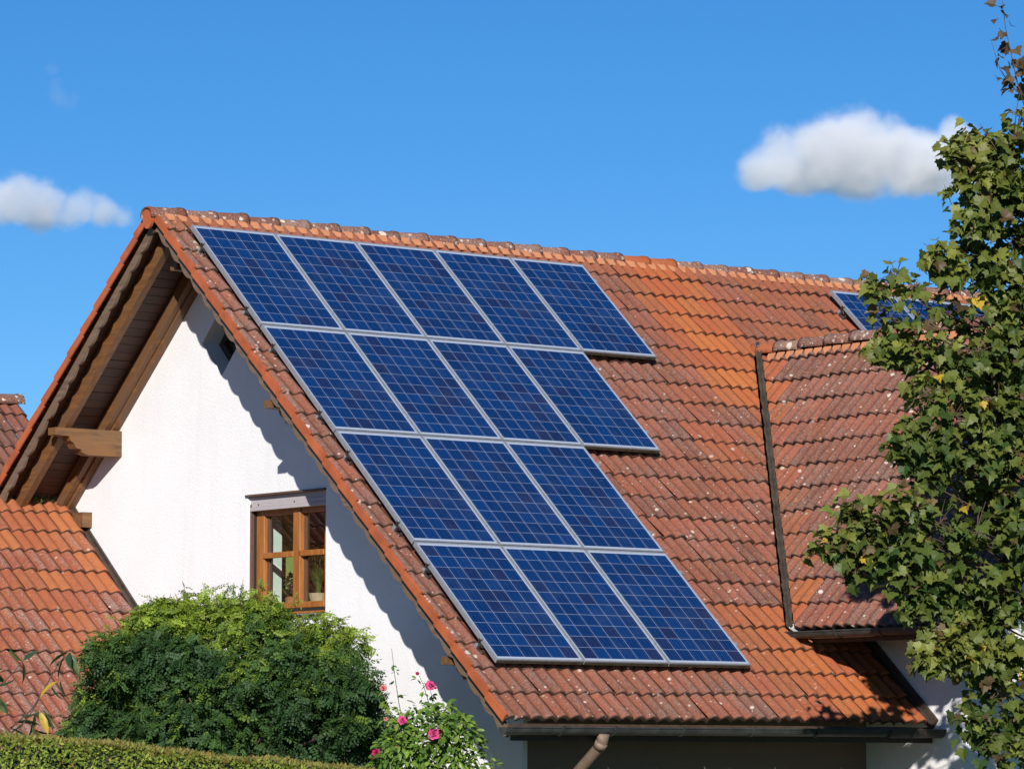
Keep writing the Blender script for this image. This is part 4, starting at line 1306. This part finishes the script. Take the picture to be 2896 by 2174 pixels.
bush = thing("large_bush", "large rounded green bush with feathery leaves below the brown window", "bush", V(*at(490, 1600, BD)[:2], GROUND))
BL = [(450, 1470, 150, 0, .2), (320, 1500, 110, .1, .1), (600, 1480, 120, 0, .15), (255, 1580, 90, .1, 0), (470, 1580, 170, -.2, 0), (680, 1540, 110, 0, .05), (755, 1590, 80, 0, 0), (620, 1425, 60, .1, .6), (690, 1430, 54, .1, .6),
      (365, 1365, 56, .1, .75), (430, 1330, 52, .2, .8), (500, 1330, 46, .2, .7), (545, 1332, 38, .1, .8), (480, 1380, 70, 0, .6), (560, 1390, 60, 0, .6), (245, 1440, 52, .2, .35), (215, 1490, 40, .2, .3), (300, 1405, 55, .2, .4), (330, 1340, 30, .2, .9),
      (730, 1400, 32, .1, .8), (715, 1470, 60, 0, .2), (780, 1500, 40, 0, .1), (800, 1545, 36, 0, .05), (190, 1570, 42, .2, .05), (180, 1610, 40, .2, 0), (600, 1600, 120, -.1, 0), (360, 1600, 110, -.1, 0), (820, 1610, 34, 0, 0), (400, 1410, 70, -.1, .5), (640, 1375, 28, .1, .8)]
pxb = FPX/BD*2212/2896
OUT = [(160, 1590), (175, 1530), (195, 1480), (215, 1430), (250, 1400), (285, 1365), (320, 1330), (360, 1305), (400, 1292), (440, 1294), (490, 1290), (540, 1288), (590, 1320), (630, 1345), (680, 1362), (725, 1360), (755, 1395), (770, 1440), (795, 1490), (815, 1530), (835, 1580)]
for (x, y) in OUT:
    for _ in range(rng.choice((0, 1, 2, 2))):
        f_ = rng.uniform(0.0, 0.16)
        x2, y2 = x+(490-x)*f_+rng.gauss(0, 8), y+(1560-y)*f_+rng.gauss(0, 6)
        BL.append((x2, y2, rng.uniform(13, 42), rng.gauss(0, .12), 0.75 if y < 1420 else (0.45 if rng.random() < .35 else 0.1)))
for _ in range(26):
    BL.append((rng.uniform(220, 780), rng.uniform(1400, 1600), rng.uniform(24, 48), -0.55+rng.gauss(0, .1), rng.uniform(-.1, .28)))
Pp, Oo, Ss, Yy = [], [], [], []
mbS = MB()
bcen = at(490, 1560, BD)
for (x, y, r, dz, yl) in BL:
    c = at(x, y, BD+dz); r = r/pxb
    mbS.tube([V(bcen.x, bcen.y, GROUND), bcen.lerp(c, 0.4)-V(0, 0, 0.3), c], [0.03, 0.018, 0.006], 6)
    n = int(90+2500*r*r); bl_ = rng.gauss(0, 0.15)
    for _ in range(n):
        d = Vector((rng.gauss(0, 1), rng.gauss(0, 1), rng.gauss(0, 1))).normalized()
        q = d*r*(rng.random()**0.30)*(0.9+0.25*rng.random())
        q.y *= 1.15
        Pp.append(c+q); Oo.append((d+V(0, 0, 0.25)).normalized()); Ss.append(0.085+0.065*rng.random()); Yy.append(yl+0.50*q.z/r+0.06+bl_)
# twigs and leaves deep inside
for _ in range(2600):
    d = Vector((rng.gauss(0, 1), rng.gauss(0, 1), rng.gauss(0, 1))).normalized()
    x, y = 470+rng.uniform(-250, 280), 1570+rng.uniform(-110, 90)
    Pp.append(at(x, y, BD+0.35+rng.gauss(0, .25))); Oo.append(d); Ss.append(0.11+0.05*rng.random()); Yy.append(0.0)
# young shoots rising above the outline
for (x, y) in ((565, 1278), (600, 1292), (418, 1268), (440, 1276), (350, 1298), (335, 1305), (545, 1285), (640, 1312), (250, 1340), (205, 1385), (745, 1372), (520, 1282), (480, 1290), (700, 1345), (830, 1528), (765, 1422), (715, 1352), (385, 1290), (460, 1275), (660, 1330), (780, 1455), (225, 1370), (180, 1500), (165, 1560), (270, 1360), (235, 1392), (190, 1440), (375, 1300), (505, 1285), (555, 1280), (610, 1312), (650, 1335), (690, 1352), (740, 1385), (790, 1470), (825, 1560), (300, 1335), (590, 1295), (735, 1372), (815, 1500)):
    x, y = x+(x-490)*0.05+rng.gauss(0, 6), y+(y-1560)*rng.uniform(0.02, 0.13)
    tip = at(x, y, BD+rng.gauss(0, .1)); b = tip.lerp(bcen, 0.24)+V(0, 0, -0.04)
    mbS.tube([b, tip], [0.004, 0.002], 4)
    for k in range(14):
        d = Vector((rng.gauss(0, 1), rng.gauss(0, 1), rng.gauss(0.5, 0.5))).normalized()
        Pp.append(b.lerp(tip, 0.2+0.75*rng.random())); Oo.append(d); Ss.append(0.075+0.045*rng.random()); Yy.append(0.95)
n = len(Pp)
P_ = np.array([p[:] for p in Pp]); O_ = np.array([o[:] for o in Oo]); S_ = np.array(Ss); Y_ = np.clip(np.array(Yy)+nrg.normal(0, .18, n), 0, 1)[:, None]
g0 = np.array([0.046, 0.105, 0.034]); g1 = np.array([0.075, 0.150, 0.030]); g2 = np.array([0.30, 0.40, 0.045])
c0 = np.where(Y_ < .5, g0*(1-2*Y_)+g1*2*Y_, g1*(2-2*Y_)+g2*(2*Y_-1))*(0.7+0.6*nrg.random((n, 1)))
cols = np.concatenate([c0, np.ones((n, 1))], 1)
nrm = O_*0.5 + np.array([0, 0, .6]) + SUNV*0.35 + rnd_unit(n)*0.85
tip = O_*0.8 - np.array([0, 0, .25]) + rnd_unit(n)*0.5
FR = frames(nrm, tip)*S_[:, None, None]
pk = nrg.integers(0, len(PNS), n)
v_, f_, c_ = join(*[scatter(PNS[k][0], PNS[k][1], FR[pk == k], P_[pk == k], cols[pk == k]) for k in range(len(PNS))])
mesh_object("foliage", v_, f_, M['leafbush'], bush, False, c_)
mbS.build("stem", M['twig'], bush, True)

# ---------------------------------------------------------------- rose bush
RD = 35.0
pxr = FPX/RD*2212/2896
rbase = at(950, 1700, RD)
rose = thing("rose_bush", "rose bush with pink flowers and long shoots against the white wall", "rose bush", V(rbase.x, rbase.y, GROUND))
OVV = np.array([(0, 0, 0), (0.17, 0.25, .04), (0.23, 0.5, .05), (0.14, 0.8, .02), (0, 1, -.06), (-0.14, 0.8, .02), (-0.23, 0.5, .05), (-0.17, 0.25, .04), (0, .5, -.01)])
OVF = [(8, i, (i+1) % 8) for i in range(8)]
Pp, Oo, Ss = [], [], []
mbS = MB()
def cane(pts, w=0.006, leaves=14, ls=0.055, spread=0.05):
    P = [at(x, y, RD+dz) for x, y, dz in pts]
    mbS.tube(P, [w*(1-0.65*i/(len(P)-1)) for i in range(len(P))], 6)
    for i in range(leaves):
        t = 0.06+0.92*(i+rng.random()*.6)/leaves; k = t*(len(P)-1); j = min(int(k), len(P)-2); p = P[j].lerp(P[j+1], k-j)
        d = Vector((rng.gauss(0, 1), rng.gauss(0, 1), rng.gauss(-.1, .5))).normalized()
        for m in range(3):
            dd = (d+Vector((rng.gauss(0, .5), rng.gauss(0, .5), rng.gauss(0, .4)))).normalized()
            Pp.append(p+d*spread*(0.4+rng.random())+dd*0.01); Oo.append(dd); Ss.append(1.45*ls*(0.6+0.6*rng.random()))
cane([(900, 1680, 0), (880, 1600, 0), (862, 1520, 0), (853, 1460, 0), (846, 1400, 0)], .006, 9, .045, .025)
cane([(950, 1680, 0), (940, 1600, 0), (930, 1530, 0), (915, 1480, 0), (904, 1455, 0)], .006, 12, .045, .03)
cane([(960, 1680, 0), (950, 1600, .1), (940, 1540, .1), (930, 1490, .1)], .006, 12, .05, .03)
cane([(1000, 1680, 0), (1000, 1620, 0), (1005, 1570, 0), (1000, 1540, .1)], .006, 14, .06, .05)
cane([(1010, 1680, 0), (1025, 1620, 0), (1030, 1580, 0)], .006, 12, .05, .04)
cane([(1070, 1700, .1), (1068, 1660, .1), (1060, 1625, .1)], .004, 8, .04, .02)
cane([(860, 1680, 0), (850, 1600, 0), (835, 1530, 0), (836, 1490, 0)], .006, 12, .05, .03)
for (x, y, r) in ((905, 1600, 48), (950, 1580, 50), (985, 1620, 52), (900, 1550, 36), (880, 1640, 60), (940, 1650, 60), (850, 1620, 46), (1000, 1580, 36), (960, 1540, 30), (1020, 1650, 34), (870, 1575, 32), (830, 1640, 30), (985, 1560, 26)):
    c = at(x, y, RD+rng.gauss(0, .12)); rr = r/pxr
    for _ in range(int(40+330*rr*rr*11.0)):
        d = Vector((rng.gauss(0, 1), rng.gauss(0, 1), rng.gauss(0, 1))).normalized()
        Pp.append(c+d*rr*(rng.random()**.45)); Oo.append(d); Ss.append(0.050+0.045*rng.random())
n = len(Pp); P_ = np.array([p[:] for p in Pp]); O_ = np.array([o[:] for o in Oo]); S_ = np.array(Ss)
a = nrg.random((n, 1))
c0 = (np.array([0.065, 0.160, 0.026])*(1-a)+np.array([0.25, 0.36, 0.055])*a)*(0.75+0.5*nrg.random((n, 1)))
cols = np.concatenate([c0, np.ones((n, 1))], 1)
nrm = O_*0.4+np.array([0, 0, .6])+SUNV*0.5+rnd_unit(n)*0.7; tip = O_-np.array([0, 0, .4])+rnd_unit(n)*.4
v_, f_, c_ = scatter(OVV, OVF, frames(nrm, tip)*S_[:, None, None], P_, cols)
mesh_object("foliage", v_, f_, M['leafrose'], rose, False, c_)
mbS.build("cane", M['stem'], rose, True)
def flower(x, y, size, col, bud=False):
    c = at(x, y, RD-0.16); size *= 0.68
    mb = MB()
    face = Vector((CAM_LOC-c).normalized()+V(rng.gauss(0, .3), rng.gauss(0, .3), 0.35+rng.gauss(0, .2))).normalized()
    a = face.orthogonal().normalized(); b = face.cross(a)
    rings = [(5, 1.0, 0.15), (5, 0.78, 0.35), (5, 0.55, 0.55), (4, 0.33, 0.7), (3, 0.15, 0.8)] if not bud else [(3, 0.55, 1.0), (3, 0.35, 1.25)]
    for ri, (np_, rad, lift) in enumerate(rings):
        for k in range(np_):
            t = 2*math.pi*(k+0.37*ri)/np_+rng.gauss(0, .12); wd = math.pi/np_*1.25
            vs = []; N_ = 5
            for j in range(4):
                u = j/3
                for i in range(N_):
                    s_ = (i/(N_-1)-0.5)*2
                    tt = t+s_*wd*(0.35+0.65*math.sin(math.pi*min(1, u*0.62+0.08)))
                    rr = size*rad*(0.15+0.85*u)*(1-0.10*s_*s_*u)
                    h = size*(lift*u**0.7 - (0.22*u*u if not bud else 0.0)*(1 if ri < 2 else 0) + 0.13*rng.gauss(0, 1)*u); rr *= 1+0.10*rng.gauss(0, 1)*u
                    vs.append(c+a*(math.cos(tt)*rr)+b*(math.sin(tt)*rr)+face*h)
            fs = [(j*N_+i, j*N_+i+1, (j+1)*N_+i+1, (j+1)*N_+i) for j in range(3) for i in range(N_-1)]
            k_ = 0.8+0.4*rng.random()
            mb.add(vs, fs, (min(1, col[0]*k_), col[1]*k_, col[2]*k_, 1))
    o = mb.build("rose_bud" if bud else "rose_flower", M['petal'], rose, True)
PK, DP, PALE, RED = (0.76, 0.085, 0.30), (0.52, 0.02, 0.12), (0.75, 0.25, 0.25), (0.72, 0.06, 0.10)
for f in ((930, 1480, .072, PK), (828, 1485, .048, PALE), (869, 1555, .062, PK), (936, 1584, .085, PK), (856, 1617, .042, PK), (812, 1625, .060, DP), (833, 1552, .03, PALE)): flower(*f)
for f in ((902, 1457, .05, PK), (951, 1577, .045, RED), (810, 1638, .025, RED), (941, 1487, .03, RED)): flower(*f, bud=True)

# ---------------------------------------------------------------- clipped hedge in the foreground
HD = 28.0
hedge = thing("hedge", "clipped yellow-green hedge crossing the lower left foreground", "hedge", V(*at(400, 1650, HD)[:2], GROUND))
ha, hb = at(-260, 1562, HD+0.3), at(1250, 1716, HD-0.3)
hd = (hb-ha); hl_ = hd.length; hdn = hd.normalized()
hback = V(FW.x, FW.y, 0).normalized()
HW = 0.9
Pp, Oo = [], []
N1 = 44000
for _ in range(N1):
    t = rng.random(); top = ha+hd*t
    bumpz = 0.008*math.sin(t*23)+0.006*math.sin(t*57+1)
    if rng.random() < 0.42:
        q = top + hback*(HW*rng.random()) + V(0, 0, bumpz+rng.gauss(0, .012)-0.02*rng.random()); d = V(0, 0, 1)
    else:
        dep = rng.random()**1.2*1.1
        q = top - V(0, 0, dep) + hback*(abs(rng.gauss(0, .04))+0.03*math.sin(t*40+dep*9)) + V(0, 0, bumpz); d = -hback
    Pp.append(q); Oo.append(d)
n = len(Pp); P_ = np.array([p[:] for p in Pp]); O_ = np.array([o[:] for o in Oo])
isup = O_[:, 2] > .5
a = nrg.random((n, 1))
c0 = np.array([0.125, 0.200, 0.030])*(1-a)+np.array([0.34, 0.39, 0.06])*a
c0[isup] = (np.array([0.29, 0.24, 0.06])*(1-a)+np.array([0.20, 0.20, 0.045])*a)[isup]
k = nrg.random(n) < .035; c0[k] = np.array([0.30, 0.15, 0.06])
cols = np.concatenate([c0*(.7+.6*nrg.random((n, 1))), np.ones((n, 1))], 1)
LFV = np.array([(0, 0, 0), (.22, .45, .05), (0, 1, 0), (-.22, .45, .05)]); LFF = [(0, 1, 2, 3)]
nrm = O_*.5+rnd_unit(n)*.9+SUNV*.3; tip = O_*.9+rnd_unit(n)*.8+np.array([0, 0, .2])
v_, f_, c_ = scatter(LFV, LFF, frames(nrm, tip)*(0.025+0.025*nrg.random(n))[:, None, None], P_, cols)
mesh_object("foliage", v_, f_, M['leafhedge'], hedge, False, c_)
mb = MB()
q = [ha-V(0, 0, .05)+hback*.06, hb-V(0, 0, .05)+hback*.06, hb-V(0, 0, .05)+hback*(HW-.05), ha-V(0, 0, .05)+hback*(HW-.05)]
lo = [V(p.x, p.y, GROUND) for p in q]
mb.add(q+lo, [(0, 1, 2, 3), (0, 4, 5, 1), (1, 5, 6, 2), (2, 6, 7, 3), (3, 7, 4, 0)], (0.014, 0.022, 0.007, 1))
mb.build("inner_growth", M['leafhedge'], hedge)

# ---------------------------------------------------------------- young cherry behind the hedge, far left
CD = 29.2
cb = at(-90, 1900, CD); 
cherry = thing("young_fruit_tree", "young fruit tree branches with long drooping leaves, some turning yellow", "tree", V(cb.x, cb.y, GROUND))
mbS = MB(); Pp, Tt, Ss, Cc = [], [], [], []
tr = [V(cb.x, cb.y, GROUND), at(-90, 1700, CD), at(-110, 1500, CD), at(-120, 1380, CD)]
mbS.tube(tr, [.04, .03, .018, .006], 8); mbS.build("trunk", M['twig'], cherry, True)
mbS = MB()
GR, DK, YL = (0.13, 0.18, 0.06), (0.045, 0.095, 0.04), (0.60, 0.42, 0.04)
def leaf(x, y, dx, dy, L, col, dz=0):
    p = at(x, y, CD+dz); q = at(x+dx, y+dy, CD+dz+rng.gauss(0, .03))
    Pp.append(p[:]); Tt.append((q-p).normalized()[:]); Ss.append(L*1.45); Cc.append((*col, 1))
def br(pts, w):
    P = [at(x, y, CD) for x, y in pts]; mbS.tube(P, [w*(1-.6*i/(len(P)-1)) for i in range(len(P))], 6)
br([(-60, 1640), (25, 1570), (70, 1530), (105, 1470), (122, 1440), (148, 1405)], .007)
br([(-80, 1560), (0, 1480), (30, 1450), (50, 1425)], .006)
br([(-60, 1640), (30, 1590), (70, 1535), (90, 1500), (115, 1470)], .005)
for L in ((148, 1408, 22, 55, .15, DK), (148, 1408, -5, 50, .13, GR), (145, 1412, 15, 50, .14, GR), (150, 1408, 30, 45, .14, DK), (140, 1415, -2, 60, .13, DK), (118, 1440, -12, -22, .08, DK), (125, 1470, -8, 40, .13, YL), (130, 1468, 8, 40, .10, DK), (110, 1480, 20, 30, .1, DK),
          (50, 1425, 30, -10, .10, DK), (48, 1428, 15, 30, .12, DK), (10, 1400, 15, 30, .13, DK), (5, 1440, 20, 40, .13, DK), (-5, 1480, 35, 15, .12, DK), (20, 1400, 12, 24, .10, GR), (85, 1535, 12, 45, .13, YL), (90, 1530, 25, 45, .14, GR), (75, 1540, -15, 30, .13, DK), (80, 1535, 18, 20, .13, DK),
          (70, 1560, 12, 45, .13, GR), (75, 1575, 20, 12, .10, DK), (40, 1585, 18, 15, .10, YL), (20, 1570, 20, 30, .14, DK), (0, 1540, 30, 40, .14, DK), (-5, 1575, 40, 20, .14, DK), (0, 1510, 14, 18, .09, DK), (-10, 1520, 12, 20, .09, YL), (30, 1560, 30, 25, .14, DK), (50, 1560, -10, 40, .12, DK), (10, 1600, 30, 5, .12, GR), (45, 1545, 30, 40, .12, DK)):
    leaf(*L)
for _ in range(120):
    x = -160+150*rng.random(); leaf(x, 1380+260*rng.random(), rng.gauss(5, 15), 30, .12, DK if rng.random() < .6 else GR, rng.gauss(0, .3))
Pp = np.array(Pp); Tt = np.array(Tt); n = len(Pp)
nrm = rnd_unit(n)*.8+SUNV*.5
CHV = np.array([(0, 0, 0), (.11, .2, .05), (.15, .45, .06), (.10, .75, .02), (0, 1, -.10), (-.10, .75, .02), (-.15, .45, .06), (-.11, .2, .05), (0, .2, 0), (0, .45, 0), (0, .75, -.03)])
CHF = [(0, 1, 8), (1, 2, 9, 8), (2, 3, 10, 9), (3, 4, 10), (4, 5, 10), (5, 6, 9, 10), (6, 7, 8, 9), (7, 0, 8)]
v_, f_, c_ = scatter(CHV, CHF, frames(nrm, Tt)*np.array(Ss)[:, None, None], Pp, np.array(Cc))
mesh_object("foliage", v_, f_, M['leafrose'], cherry, True, c_)
mbS.build("branch", M['twig'], cherry, True)
